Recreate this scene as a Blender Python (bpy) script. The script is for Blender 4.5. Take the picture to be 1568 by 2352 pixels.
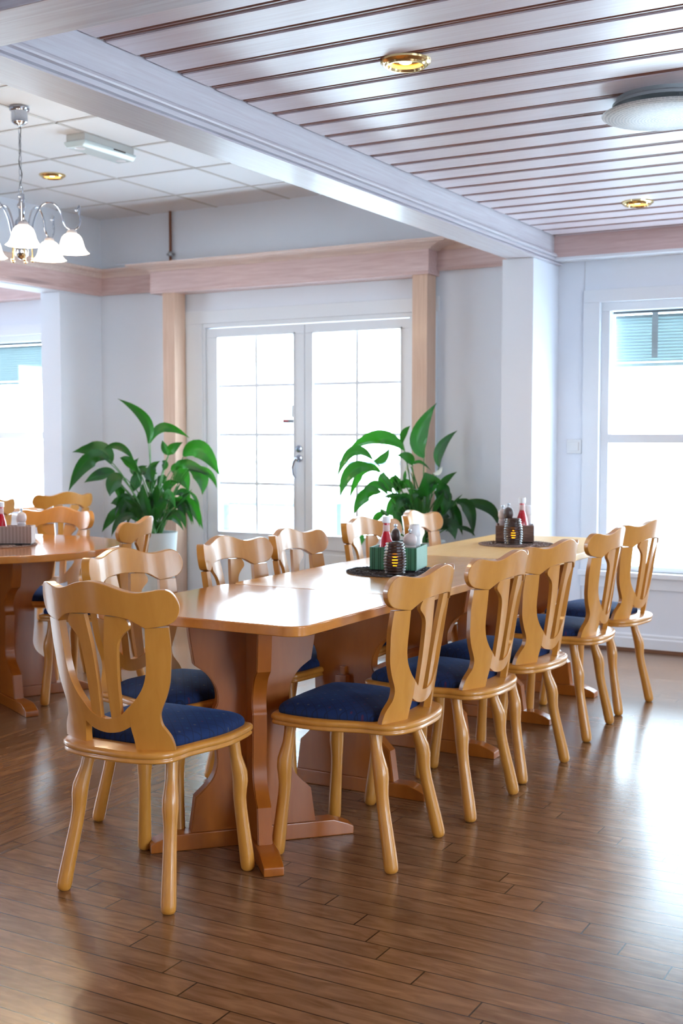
import bpy, bmesh, math, random
from math import sin, cos, pi, radians, sqrt, atan2, hypot
from mathutils import Vector, Matrix

for _o in list(bpy.data.objects):
    bpy.data.objects.remove(_o, do_unlink=True)
SC = bpy.context.scene
COL = SC.collection

# ------------------------------------------------------------------ camera
cam_d = bpy.data.cameras.new('camera'); cam = bpy.data.objects.new('camera', cam_d); COL.objects.link(cam)
cam_d.sensor_fit = 'VERTICAL'; cam_d.sensor_height = 36.0
cam_d.lens = 2762.0 / 2352.0 * 36.0
cam.location = (0, 0, 1.27)
cam.rotation_euler = (radians(90 - 3.56), 0, radians(29.394))
cam_d.clip_start = 0.05; cam_d.clip_end = 200
cam_d.dof.use_dof = True; cam_d.dof.focus_distance = 3.3; cam_d.dof.aperture_fstop = 5.6
SC.camera = cam
# ------------------------------------------------------------------ view, world, lights
SC.view_settings.view_transform = 'Standard'
SC.view_settings.look = 'None'
SC.view_settings.gamma = 1.0
SC.view_settings.use_curve_mapping = False
SC.view_settings.exposure = 0.50
WORLD_STRENGTH = 13.0
WORLD_COLOR = (0.70, 0.855, 1.0, 1)
PORTALS = []
w = bpy.data.worlds.new('overcast_sky'); SC.world = w; w.use_nodes = True
bg = w.node_tree.nodes['Background']
bg.inputs['Color'].default_value = WORLD_COLOR; bg.inputs['Strength'].default_value = WORLD_STRENGTH

def portal(loc, rot, sx, sy):
    l = bpy.data.lights.new('window_portal', 'AREA'); l.shape = 'RECTANGLE'; l.size = sx; l.size_y = sy
    l.cycles.is_portal = True
    o = bpy.data.objects.new('window_portal', l); o.location = loc; o.rotation_euler = rot; COL.objects.link(o)

def point(loc, power, color, radius=0.05, kind='POINT', rot=(0, 0, 0), name='lamp_light', spot=2.2):
    l = bpy.data.lights.new(name, kind); l.energy = power; l.color = color
    l.shadow_soft_size = radius
    if kind == 'SPOT':
        l.spot_size = spot; l.spot_blend = 0.6
    o = bpy.data.objects.new(name, l); o.location = loc; o.rotation_euler = rot; COL.objects.link(o)
    return o

WARM = (1.0, 0.66, 0.30)
SPOTS_FILL = [(-1.7, 1.0), (-0.3, 0.6), (-3.3, 1.2), (0.9, 1.4), (-1.0, -1.4)]  # unseen warm fill spots, added without fittings near and behind the camera
for x, y in SPOTS_FILL:
    point((x, y, 2.40), 14, WARM, 0.06, 'SPOT', name='warm_spot_light')
for x, y, z in ((-1.733, 3.49, 2.425), (-1.727, 6.12, 2.425), (-5.268, 5.707, 2.855)):
    point((x, y, z), 7, WARM, 0.05, 'SPOT', name='warm_spot_light')

# ------------------------------------------------------------------ materials
def srgb(r, g, b):
    f = lambda c: (c/255/12.92 if c/255 <= .04045 else ((c/255+.055)/1.055)**2.4)
    return (f(r), f(g), f(b), 1)

def new_mat(name):
    m = bpy.data.materials.new(name); m.use_nodes = True
    nt = m.node_tree; b = nt.nodes['Principled BSDF']
    return m, nt, b

def node(nt, t, **k):
    n = nt.nodes.new(t)
    for a, v in k.items(): setattr(n, a, v)
    return n

def plain(name, col, rough=.5, metal=0, bump=0, bscale=200, spec=None, coat=0, var=0, vscale=5, alpha=None):
    m, nt, b = new_mat(name)
    b.inputs['Base Color'].default_value = col; b.inputs['Roughness'].default_value = rough
    b.inputs['Metallic'].default_value = metal; b.inputs['Coat Weight'].default_value = coat
    b.inputs['Coat Roughness'].default_value = .12
    if spec is not None: b.inputs['Specular IOR Level'].default_value = spec
    tc = node(nt, 'ShaderNodeTexCoord')
    if var:
        n = node(nt, 'ShaderNodeTexNoise'); n.inputs['Scale'].default_value = vscale; n.inputs['Detail'].default_value = 4
        nt.links.new(tc.outputs['Object'], n.inputs['Vector'])
        mx = node(nt, 'ShaderNodeMix', data_type='RGBA'); mx.inputs[6].default_value = col
        mx.inputs[7].default_value = tuple(c*(1-var) for c in col[:3]) + (1,)
        nt.links.new(n.outputs['Fac'], mx.inputs[0]); nt.links.new(mx.outputs[2], b.inputs['Base Color'])
    if bump:
        n2 = node(nt, 'ShaderNodeTexNoise'); n2.inputs['Scale'].default_value = bscale
        nt.links.new(tc.outputs['Object'], n2.inputs['Vector'])
        bp = node(nt, 'ShaderNodeBump'); bp.inputs['Strength'].default_value = bump; bp.inputs['Distance'].default_value = .002
        nt.links.new(n2.outputs['Fac'], bp.inputs['Height']); nt.links.new(bp.outputs[0], b.inputs['Normal'])
    return m

def wood(name, c1, c2, scale=(6, 6, 1.2), rough=.3, coat=.4, knots=0, crough=.15, knotcol=(.25, .12, .06, 1), bumps=.15, detail=6):
    m, nt, b = new_mat(name)
    tc = node(nt, 'ShaderNodeTexCoord'); mp = node(nt, 'ShaderNodeMapping'); mp.inputs['Scale'].default_value = scale
    nt.links.new(tc.outputs['Object'], mp.inputs['Vector'])
    n = node(nt, 'ShaderNodeTexNoise'); n.inputs['Scale'].default_value = 4; n.inputs['Detail'].default_value = detail
    n.inputs['Distortion'].default_value = .6
    nt.links.new(mp.outputs[0], n.inputs['Vector'])
    r = node(nt, 'ShaderNodeValToRGB'); r.color_ramp.elements[0].position = .32; r.color_ramp.elements[1].position = .7
    r.color_ramp.elements[0].color = c2; r.color_ramp.elements[1].color = c1
    nt.links.new(n.outputs['Fac'], r.inputs[0])
    out = r.outputs[0]
    if knots:
        mp2 = node(nt, 'ShaderNodeMapping'); mp2.inputs['Scale'].default_value = tuple(.5*s for s in scale)
        nt.links.new(tc.outputs['Object'], mp2.inputs['Vector'])
        v = node(nt, 'ShaderNodeTexVoronoi'); v.inputs['Scale'].default_value = knots
        nt.links.new(mp2.outputs[0], v.inputs['Vector'])
        r2 = node(nt, 'ShaderNodeValToRGB'); r2.color_ramp.elements[0].position = .03; r2.color_ramp.elements[1].position = .075
        r2.color_ramp.elements[0].color = (1, 1, 1, 1); r2.color_ramp.elements[1].color = (0, 0, 0, 1)
        nt.links.new(v.outputs['Distance'], r2.inputs[0])
        mx = node(nt, 'ShaderNodeMix', data_type='RGBA'); mx.inputs[7].default_value = knotcol
        ml = node(nt, 'ShaderNodeMath', operation='MULTIPLY'); ml.inputs[1].default_value = .6
        nt.links.new(r2.outputs[0], ml.inputs[0]); nt.links.new(ml.outputs[0], mx.inputs[0]); nt.links.new(out, mx.inputs[6])
        out = mx.outputs[2]
    nt.links.new(out, b.inputs['Base Color'])
    b.inputs['Roughness'].default_value = rough; b.inputs['Coat Weight'].default_value = coat; b.inputs['Coat Roughness'].default_value = crough
    bp = node(nt, 'ShaderNodeBump'); bp.inputs['Strength'].default_value = bumps; bp.inputs['Distance'].default_value = .0008
    nt.links.new(n.outputs['Fac'], bp.inputs['Height']); nt.links.new(bp.outputs[0], b.inputs['Normal'])
    return m

def emit(name, col, s, base=None):
    m, nt, b = new_mat(name)
    b.inputs['Base Color'].default_value = base or col; b.inputs['Roughness'].default_value = .4
    b.inputs['Emission Color'].default_value = col; b.inputs['Emission Strength'].default_value = s
    return m

def glassy(name, col=(1, 1, 1, 1), gloss=.06, rough=.02):
    m = bpy.data.materials.new(name); m.use_nodes = True; nt = m.node_tree; nt.nodes.clear()
    o = node(nt, 'ShaderNodeOutputMaterial'); t = node(nt, 'ShaderNodeBsdfTransparent'); g = node(nt, 'ShaderNodeBsdfGlossy'); mx = node(nt, 'ShaderNodeMixShader')
    t.inputs[0].default_value = col; g.inputs['Roughness'].default_value = rough; mx.inputs[0].default_value = gloss
    nt.links.new(t.outputs[0], mx.inputs[1]); nt.links.new(g.outputs[0], mx.inputs[2]); nt.links.new(mx.outputs[0], o.inputs[0])
    return m

def floor_material():
    m, nt, b = new_mat('floor_parquet')
    L = nt.links.new
    tc = node(nt, 'ShaderNodeTexCoord'); sp = node(nt, 'ShaderNodeSeparateXYZ'); L(tc.outputs['Object'], sp.inputs[0])
    def M(op, a, c=None, d=None):
        n = node(nt, 'ShaderNodeMath', operation=op)
        for i, v in enumerate((a, c, d)):
            if v is None: continue
            if isinstance(v, (int, float)): n.inputs[i].default_value = v
            else: L(v, n.inputs[i])
        return n.outputs[0]
    X, Y = sp.outputs[0], sp.outputs[1]
    left = M('LESS_THAN', X, -2.67)
    def sel(a, c): # left ? a : c
        return M('ADD', M('MULTIPLY', left, a), M('MULTIPLY', M('SUBTRACT', 1, left), c))
    across = sel(X, Y); along = sel(Y, X)
    W = .0785; LEN = .92
    row = M('FLOOR', M('DIVIDE', M('ADD', across, 20.0), W))
    fr = M('FRACT', M('DIVIDE', M('ADD', across, 20.0), W))
    wn = node(nt, 'ShaderNodeTexWhiteNoise', noise_dimensions='1D'); L(row, wn.inputs['W'])
    off = M('ADD', M('MULTIPLY', row, .115), M('MULTIPLY', wn.outputs['Value'], .09))
    al = M('DIVIDE', M('ADD', M('ADD', along, off), 40.0), LEN)
    seg = M('FLOOR', al); fa = M('FRACT', al)
    g1 = M('MAXIMUM', M('LESS_THAN', fr, .024), M('GREATER_THAN', fr, .976))
    g2 = M('LESS_THAN', fa, .0045)
    edge = M('LESS_THAN', M('ABSOLUTE', M('ADD', X, 2.67)), .0018)
    groove = M('MAXIMUM', M('MAXIMUM', g1, g2), edge)
    cb = node(nt, 'ShaderNodeCombineXYZ'); L(row, cb.inputs[0]); L(seg, cb.inputs[1]); L(left, cb.inputs[2])
    wn2 = node(nt, 'ShaderNodeTexWhiteNoise', noise_dimensions='3D'); L(cb.outputs[0], wn2.inputs['Vector'])
    cb2 = node(nt, 'ShaderNodeCombineXYZ'); L(M('ADD', M('MULTIPLY', along, 4.5), M('MULTIPLY', wn2.outputs['Value'], 30)), cb2.inputs[0]); L(M('MULTIPLY', across, 20.0), cb2.inputs[1]); L(wn2.outputs['Value'], cb2.inputs[2])
    n = node(nt, 'ShaderNodeTexNoise'); n.inputs['Scale'].default_value = 1.6; n.inputs['Detail'].default_value = 7; n.inputs['Distortion'].default_value = 1.0
    L(cb2.outputs[0], n.inputs['Vector'])
    r = node(nt, 'ShaderNodeValToRGB'); e = r.color_ramp.elements
    e[0].position = .25; e[0].color = srgb(106, 70, 44); e[1].position = .78; e[1].color = srgb(148, 108, 74)
    mid = e.new(.5); mid.color = srgb(126, 88, 58)
    L(n.outputs['Fac'], r.inputs[0])
    hs = node(nt, 'ShaderNodeHueSaturation'); L(r.outputs[0], hs.inputs['Color'])
    L(M('ADD', .86, M('MULTIPLY', wn2.outputs['Value'], .28)), hs.inputs['Value'])
    # worn smudges
    n3 = node(nt, 'ShaderNodeTexNoise'); n3.inputs['Scale'].default_value = 5; n3.inputs['Detail'].default_value = 2; n3.inputs['Roughness'].default_value = .65
    L(tc.outputs['Object'], n3.inputs['Vector'])
    mx = node(nt, 'ShaderNodeMix', data_type='RGBA'); L(hs.outputs[0], mx.inputs[6]); mx.inputs[7].default_value = srgb(18, 12, 9); L(groove, mx.inputs[0])
    L(mx.outputs[2], b.inputs['Base Color'])
    rr = node(nt, 'ShaderNodeMapRange'); rr.inputs[1].default_value = .3; rr.inputs[2].default_value = .75; rr.inputs[3].default_value = .24; rr.inputs[4].default_value = .26
    L(n.outputs['Fac'], rr.inputs[0]); L(rr.outputs[0], b.inputs['Roughness'])
    b.inputs['Coat Weight'].default_value = .25; b.inputs['Coat Roughness'].default_value = .22
    cup = M('POWER', M('ABSOLUTE', M('SUBTRACT', M('MULTIPLY', fr, 2), 1)), 6)
    h = M('SUBTRACT', M('MULTIPLY', n.outputs['Fac'], .004), M('ADD', M('MULTIPLY', groove, .6), M('MULTIPLY', cup, .12)))
    bp = node(nt, 'ShaderNodeBump'); bp.inputs['Strength'].default_value = .22; bp.inputs['Distance'].default_value = .0006
    L(h, bp.inputs['Height']); L(bp.outputs[0], b.inputs['Normal'])
    return m

def fabric_material():
    m, nt, b = new_mat('cushion_fabric'); L = nt.links.new
    tc = node(nt, 'ShaderNodeTexCoord'); sp = node(nt, 'ShaderNodeSeparateXYZ'); L(tc.outputs['Object'], sp.inputs[0])
    def M(op, a, c=None):
        n = node(nt, 'ShaderNodeMath', operation=op)
        for i, v in enumerate((a, c)):
            if v is None: continue
            if isinstance(v, (int, float)): n.inputs[i].default_value = v
            else: L(v, n.inputs[i])
        return n.outputs[0]
    u = M('DIVIDE', M('ADD', M('ADD', sp.outputs[0], sp.outputs[1]), 5), .036)
    v = M('DIVIDE', M('ADD', M('SUBTRACT', sp.outputs[0], sp.outputs[1]), 5), .036)
    fu, fv = M('FRACT', u), M('FRACT', v)
    line = M('MAXIMUM', M('LESS_THAN', fu, .10), M('LESS_THAN', fv, .10))
    du, dv = M('SUBTRACT', fu, .55), M('SUBTRACT', fv, .55)
    d = M('ADD', M('MULTIPLY', du, du), M('MULTIPLY', dv, dv))
    par = M('MODULO', M('ADD', M('FLOOR', u), M('FLOOR', v)), 3.0)
    cbn = node(nt, 'ShaderNodeCombineXYZ'); L(M('FLOOR', u), cbn.inputs[0]); L(M('FLOOR', v), cbn.inputs[1])
    wn = node(nt, 'ShaderNodeTexWhiteNoise', noise_dimensions='3D'); L(cbn.outputs[0], wn.inputs['Vector'])
    dot = M('MULTIPLY', M('LESS_THAN', d, .022), M('LESS_THAN', par, .5))
    rp = node(nt, 'ShaderNodeValToRGB'); L(wn.outputs['Value'], rp.inputs[0])
    rp.color_ramp.interpolation = 'CONSTANT'
    rp.color_ramp.elements[0].color = srgb(64, 30, 66); rp.color_ramp.elements[1].position = .5; rp.color_ramp.elements[1].color = srgb(74, 74, 86)
    e = rp.color_ramp.elements.new(.75); e.color = srgb(20, 70, 100)
    mx = node(nt, 'ShaderNodeMix', data_type='RGBA'); mx.inputs[6].default_value = srgb(3, 36, 84); mx.inputs[7].default_value = srgb(2, 24, 62); L(line, mx.inputs[0])
    mx2 = node(nt, 'ShaderNodeMix', data_type='RGBA'); L(mx.outputs[2], mx2.inputs[6]); L(rp.outputs[0], mx2.inputs[7]); L(dot, mx2.inputs[0])
    L(mx2.outputs[2], b.inputs['Base Color']); b.inputs['Roughness'].default_value = .85
    b.inputs['Sheen Weight'].default_value = .2; b.inputs['Sheen Tint'].default_value = srgb(60, 120, 200); b.inputs['Sheen Roughness'].default_value = .4
    n = node(nt, 'ShaderNodeTexNoise'); n.inputs['Scale'].default_value = 900; L(tc.outputs['Object'], n.inputs['Vector'])
    bp = node(nt, 'ShaderNodeBump'); bp.inputs['Strength'].default_value = .3; bp.inputs['Distance'].default_value = .001
    L(n.outputs['Fac'], bp.inputs['Height']); L(bp.outputs[0], b.inputs['Normal'])
    return m

def leaf_material():
    m, nt, b = new_mat('leaf_green'); L = nt.links.new
    uv = node(nt, 'ShaderNodeUVMap'); sp = node(nt, 'ShaderNodeSeparateXYZ'); L(uv.outputs[0], sp.inputs[0])
    wv = node(nt, 'ShaderNodeTexWave'); wv.wave_type = 'BANDS'; wv.bands_direction = 'DIAGONAL'; wv.inputs['Scale'].default_value = 7; wv.inputs['Distortion'].default_value = .6
    mp = node(nt, 'ShaderNodeMapping'); ab = node(nt, 'ShaderNodeMath', operation='ABSOLUTE'); L(sp.outputs[1], ab.inputs[0])
    cb = node(nt, 'ShaderNodeCombineXYZ'); L(sp.outputs[0], cb.inputs[0]); L(ab.outputs[0], cb.inputs[1]); L(cb.outputs[0], mp.inputs[0]); mp.inputs['Scale'].default_value = (1, -.5, 1)
    L(mp.outputs[0], wv.inputs['Vector'])
    tc = node(nt, 'ShaderNodeTexCoord'); n = node(nt, 'ShaderNodeTexNoise'); n.inputs['Scale'].default_value = 6.0; L(tc.outputs['Object'], n.inputs['Vector'])
    r = node(nt, 'ShaderNodeValToRGB'); r.color_ramp.elements[0].position = .35; r.color_ramp.elements[1].position = .7
    r.color_ramp.elements[0].color = srgb(5, 34, 26); r.color_ramp.elements[1].color = srgb(18, 74, 34)
    L(n.outputs['Fac'], r.inputs[0]); L(r.outputs[0], b.inputs['Base Color'])
    b.inputs['Roughness'].default_value = .33; b.inputs['Coat Weight'].default_value = .15
    bp = node(nt, 'ShaderNodeBump'); bp.inputs['Strength'].default_value = .35; bp.inputs['Distance'].default_value = .003
    L(wv.outputs['Fac'], bp.inputs['Height']); L(bp.outputs[0], b.inputs['Normal'])
    tr = node(nt, 'ShaderNodeBsdfTranslucent'); tr.inputs[0].default_value = srgb(60, 160, 30)
    ms = node(nt, 'ShaderNodeMixShader'); ms.inputs[0].default_value = .18
    L(b.outputs[0], ms.inputs[1]); L(tr.outputs[0], ms.inputs[2]); L(ms.outputs[0], nt.nodes['Material Output'].inputs[0])
    return m

M_ = {}
M_['chair'] = wood('beech_lacquer', srgb(206, 140, 56), srgb(198, 131, 48), (9, 9, 2), .36, .5, bumps=.03, detail=3)
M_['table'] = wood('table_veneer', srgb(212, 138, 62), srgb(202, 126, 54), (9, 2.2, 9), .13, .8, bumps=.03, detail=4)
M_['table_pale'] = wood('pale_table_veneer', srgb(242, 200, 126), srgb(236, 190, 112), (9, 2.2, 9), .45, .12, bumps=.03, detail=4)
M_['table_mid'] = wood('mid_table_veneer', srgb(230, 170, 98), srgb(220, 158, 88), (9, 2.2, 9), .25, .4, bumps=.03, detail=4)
M_['table_leg'] = wood('table_leg_wood', srgb(168, 92, 26), srgb(158, 84, 22), (8, 8, 1.6), .28, .5, bumps=.03, detail=3)
M_['fabric'] = fabric_material()
M_['floor'] = floor_material()
M_['wall'] = plain('painted_wall', srgb(230, 235, 244), .6, bump=.06, bscale=120)
M_['white'] = plain('white_gloss_paint', srgb(232, 236, 242), .35, bump=.03, bscale=90)
M_['plank'] = wood('limed_pine_planks', srgb(236, 228, 234), srgb(222, 208, 214), (.8, 30, 9), .42, .6, knots=.55, knotcol=srgb(120, 100, 120), bumps=.03, crough=.28)
M_['limed'] = wood('limed_pine_beam', srgb(214, 213, 220), srgb(202, 196, 204), (26, .9, 26), .45, .12, bumps=.05, knots=.5, knotcol=srgb(110, 105, 120))
M_['groove'] = wood('brown_groove', srgb(146, 92, 74), srgb(122, 72, 56), (1, 20, 20), .4, .2)
M_['fascia'] = wood('pink_limed_fascia', srgb(224, 198, 194), srgb(208, 176, 172), (1.0, 14, 14), .4, .2, bumps=.05, knots=.5, knotcol=srgb(120, 90, 90))
M_['fascia_y'] = wood('pink_limed_fascia_side', srgb(228, 200, 196), srgb(212, 178, 172), (14, 1.0, 14), .4, .2, bumps=.05, knots=.5, knotcol=srgb(120, 90, 90))
M_['crown'] = wood('pale_crown_moulding', srgb(236, 216, 206), srgb(222, 198, 188), (1, 14, 14), .4, .2, bumps=.03)
M_['post'] = wood('beige_pine_post', srgb(222, 190, 168), srgb(208, 172, 148), (20, 20, .8), .45, .1, bumps=.05)
M_['tile'] = plain('ceiling_tile', srgb(240, 242, 246), .8, bump=.15, bscale=300)
M_['tbar'] = plain('ceiling_grid_bar', srgb(205, 203, 200), .5)
M_['chrome'] = plain('polished_chrome', srgb(190, 195, 205), .12, 1)
M_['brass'] = plain('polished_brass', srgb(232, 206, 150), .16, 1)
M_['steel'] = plain('brushed_steel', srgb(170, 174, 180), .3, 1)
M_['copper'] = plain('brown_copper_pipe', srgb(120, 75, 55), .4, .5)
M_['shade'] = emit('frosted_lamp_glass', (1.0, .88, .68, 1), 4.0, (1, 1, 1, 1))
M_['spotglow'] = emit('amber_lit_reflector', (1.0, .46, .10, 1), 2.0)
M_['bulb'] = emit('lit_bulb', (1.0, .78, .35, 1), 9)
M_['glass'] = glassy('window_glass', (.97, .99, .985, 1), .05)
M_['leaf'] = leaf_material()
M_['stem'] = plain('plant_stem', srgb(60, 120, 50), .45)
M_['spathe'] = plain('white_spathe', srgb(235, 240, 228), .5)
M_['pot'] = plain('light_grey_planter', srgb(196, 204, 206), .5)
M_['soil'] = plain('potting_soil', srgb(45, 32, 26), .9, bump=.8, bscale=60)
M_['plastic'] = plain('white_plastic', srgb(228, 230, 232), .35)
M_['grey'] = plain('grey_plastic', srgb(150, 155, 158), .45)
M_['dark'] = plain('dark_rubber', srgb(40, 38, 38), .6)
M_['blind'] = plain('teal_grey_slat', srgb(176, 194, 196), .6)
M_['ketchup'] = plain('red_ketchup', srgb(190, 8, 30), .15, coat=.6)
M_['label'] = plain('pale_pink_label', srgb(226, 190, 186), .5, var=.12, vscale=60)
M_['millwhite'] = plain('whitewashed_mill', srgb(222, 208, 206), .35, var=.25, vscale=40)
M_['milldark'] = plain('dark_brown_mill', srgb(72, 58, 55), .3)
M_['ceramic'] = plain('white_ceramic', srgb(232, 234, 238), .25)
M_['brownglass'] = plain('brown_ribbed_glass', srgb(66, 40, 30), .25, coat=.4, var=.3, vscale=90)
M_['flame'] = emit('candle_flame', (1.0, .72, .08, 1), 9)
M_['woven'] = plain('woven_grey_fibre', srgb(84, 82, 88), .7, var=.4, vscale=80)
M_['woven2'] = plain('woven_brown_fibre', srgb(158, 134, 126), .7, var=.4, vscale=80)
M_['terrace'] = plain('pale_terrace_ground', srgb(235, 236, 236), .8)
M_['skirt'] = plain('brown_floor_strip', srgb(120, 82, 62), .5)

# ------------------------------------------------------------------ mesh helpers
def weighted(o):
    m = o.modifiers.new('weighted_normals', 'WEIGHTED_NORMAL'); m.mode = 'FACE_AREA'; m.weight = 90; m.keep_sharp = True

class MB:
    def __init__(s): s.v = []; s.f = []; s.m = []; s.uv = None
    def add(s, vs, fs, mi=0):
        o = len(s.v); s.v += [tuple(v) for v in vs]; s.f += [tuple(i+o for i in f) for f in fs]; s.m += [mi]*len(fs)
    def box(s, x0, x1, y0, y1, z0, z1, mi=0):
        vs = [(x, y, z) for z in (z0, z1) for y in (y0, y1) for x in (x0, x1)]
        s.add(vs, [(0, 2, 3, 1), (4, 5, 7, 6), (0, 1, 5, 4), (2, 6, 7, 3), (0, 4, 6, 2), (1, 3, 7, 5)], mi)
    def lathe(s, prof, c=(0, 0, 0), n=24, mi=0, wob=None):
        vs = []
        for r, z in prof:
            for k in range(n):
                a = 2*pi*k/n; rr = r*(wob(a, z) if wob else 1)
                vs.append((c[0]+rr*cos(a), c[1]+rr*sin(a), c[2]+z))
        fs = []
        for i in range(len(prof)-1):
            for k in range(n):
                k2 = (k+1) % n; fs.append((i*n+k, i*n+k2, (i+1)*n+k2, (i+1)*n+k))
        fs.append(tuple(range(n-1, -1, -1))); fs.append(tuple((len(prof)-1)*n+k for k in range(n)))
        s.add(vs, fs, mi)
    def tube(s, pts, rad, n=10, mi=0, closed=False):
        pts = [Vector(p) for p in pts]; N = len(pts); rad = rad if isinstance(rad, (list, tuple)) else [rad]*N
        vs = []; prev = None
        for i, p in enumerate(pts):
            if closed: t = (pts[(i+1) % N]-pts[i-1]).normalized()
            else: t = (pts[min(i+1, N-1)]-pts[max(i-1, 0)]).normalized()
            if prev is None:
                a = Vector((0, 0, 1)) if abs(t.z) < .9 else Vector((1, 0, 0)); nx = t.cross(a).normalized()
            else: nx = (prev-t*prev.dot(t)).normalized()
            prev = nx; ny = t.cross(nx)
            for k in range(n):
                a = 2*pi*k/n; vs.append(p+(nx*cos(a)+ny*sin(a))*rad[i])
        fs = []
        for i in range(N if closed else N-1):
            j = (i+1) % N
            for k in range(n):
                k2 = (k+1) % n; fs.append((i*n+k, i*n+k2, j*n+k2, j*n+k))
        if not closed:
            fs.append(tuple(range(n-1, -1, -1))); fs.append(tuple((N-1)*n+k for k in range(n)))
        s.add(vs, fs, mi)
    def sphere(s, c, r, n=14, m=8, mi=0):
        s.lathe([(max(1e-4, r*sin(pi*i/m)), -r*cos(pi*i/m)) for i in range(m+1)], c, n, mi)
    def prism(s, poly, axis, a0, a1, mi=0):
        # poly in the two other axes, extruded along axis from a0 to a1
        n = len(poly)
        def P(q, a):
            return {'x': (a, q[0], q[1]), 'y': (q[0], a, q[1]), 'z': (q[0], q[1], a)}[axis]
        vs = [P(q, a0) for q in poly]+[P(q, a1) for q in poly]
        fs = [tuple(range(n-1, -1, -1)), tuple(range(n, 2*n))]+[(i, (i+1) % n, n+(i+1) % n, n+i) for i in range(n)]
        s.add(vs, fs, mi)
    def build(s, name, mats, parent=None, smooth=False, bevel=0, seg=2, loc=None, rotz=None, angle=35, **props):
        me = bpy.data.meshes.new(name); me.from_pydata(s.v, [], s.f)
        if not isinstance(mats, (list, tuple)): mats = [mats]
        for m in mats: me.materials.append(m)
        me.polygons.foreach_set('material_index', s.m)
        bm = bmesh.new(); bm.from_mesh(me); bmesh.ops.recalc_face_normals(bm, faces=bm.faces)
        if bevel:
            es = [e for e in bm.edges if len(e.link_faces) == 2 and e.calc_face_angle(0) > radians(40)]
            bmesh.ops.bevel(bm, geom=es, offset=bevel, segments=seg, affect='EDGES', profile=.5, clamp_overlap=True)
        bm.to_mesh(me); bm.free()
        if s.uv is not None and not bevel:
            ul = me.uv_layers.new(name='UVMap')
            for lp in me.loops: ul.data[lp.index].uv = s.uv[lp.vertex_index]
        if smooth or bevel:
            me.polygons.foreach_set('use_smooth', [True]*len(me.polygons))
            try: me.set_sharp_from_angle(angle=radians(angle))
            except Exception: pass
        o = bpy.data.objects.new(name, me); COL.objects.link(o)
        if bevel: weighted(o)
        if parent: o.parent = parent
        if loc: o.location = loc
        if rotz is not None: o.rotation_euler.z = rotz
        for k, v in props.items(): o[k] = v
        return o

def thing(name, label, cat, loc=(0, 0, 0), rotz=0, group=None, kind=None):
    o = bpy.data.objects.new(name, None); COL.objects.link(o); o.empty_display_size = .1
    o.location = loc; o.rotation_euler = (0, 0, rotz)
    if kind: o['kind'] = kind
    if label: o['label'] = label; o['category'] = cat
    if group: o['group'] = group
    return o

def copy_thing(src, label, loc, rotz=0, group=None):
    r = src.copy(); COL.objects.link(r); r.location = loc; r.rotation_euler = (0, 0, rotz); r['label'] = label
    if group: r['group'] = group
    for ch in list(src.children):
        c = ch.copy(); COL.objects.link(c); c.parent = r
        for g in list(ch.children):
            d = g.copy(); COL.objects.link(d); d.parent = c
    return r

def tag(o, label, cat, group=None, kind=None):
    if kind: o['kind'] = kind
    else: o['label'] = label; o['category'] = cat
    if group: o['group'] = group
    return o

def smooth_poly(pts, sub=5):
    # closed Catmull-Rom; points with a third element 1 are corners
    n = len(pts); out = []
    P = [Vector(p[:2]) for p in pts]; cr = [len(p) > 2 and p[2] for p in pts]
    for i in range(n):
        p1, p2 = P[i], P[(i+1) % n]
        p0 = p1-(p2-p1) if cr[i] else P[i-1]
        p3 = p2+(p2-p1) if cr[(i+1) % n] else P[(i+2) % n]
        for k in range(sub):
            t = k/sub
            q = .5*((2*p1)+(-p0+p2)*t+(2*p0-5*p1+4*p2-p3)*t*t+(-p0+3*p1-3*p2+p3)*t**3)
            out.append((q.x, q.y))
    return out

# ================================================================== STRUCTURE
WB = 7.05            # inner face of the window wall
XB = -2.44           # right face of main beam
ZC = 2.46            # plank ceiling
ZT = 2.89            # tile ceiling
XR, YF, XL = 3.4, -3.2, -9.6
S = dict(kind='structure')

b = MB(); b.add([(XL, YF, 0), (XR, YF, 0), (XR, WB, 0), (XL, WB, 0), (XL, YF, -.1), (XR, YF, -.1), (XR, WB, -.1), (XL, WB, -.1)],
                [(0, 1, 2, 3), (7, 6, 5, 4), (0, 4, 5, 1), (1, 5, 6, 2), (2, 6, 7, 3), (3, 7, 4, 0)])
b.build('floor', M_['floor'], **S)

def wall_with_openings(name, fixed, thick, a0, a1, z1, holes, axis, mat):
    # holes: (a0,a1,z0,z1) along the wall; wall runs along x (axis 'x') or y (axis 'y')
    b = MB()
    def bx(p0, p1, q0, q1):
        if p1-p0 < 1e-4 or q1-q0 < 1e-4: return
        if axis == 'x': b.box(p0, p1, fixed, fixed+thick, q0, q1)
        else: b.box(fixed, fixed+thick, p0, p1, q0, q1)
    cur = a0
    for h in sorted(holes):
        bx(cur, h[0], 0, z1); bx(h[0], h[1], 0, h[2]); bx(h[0], h[1], h[3], z1); cur = h[1]
    bx(cur, a1, 0, z1)
    return b.build(name, mat, **S)

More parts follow.
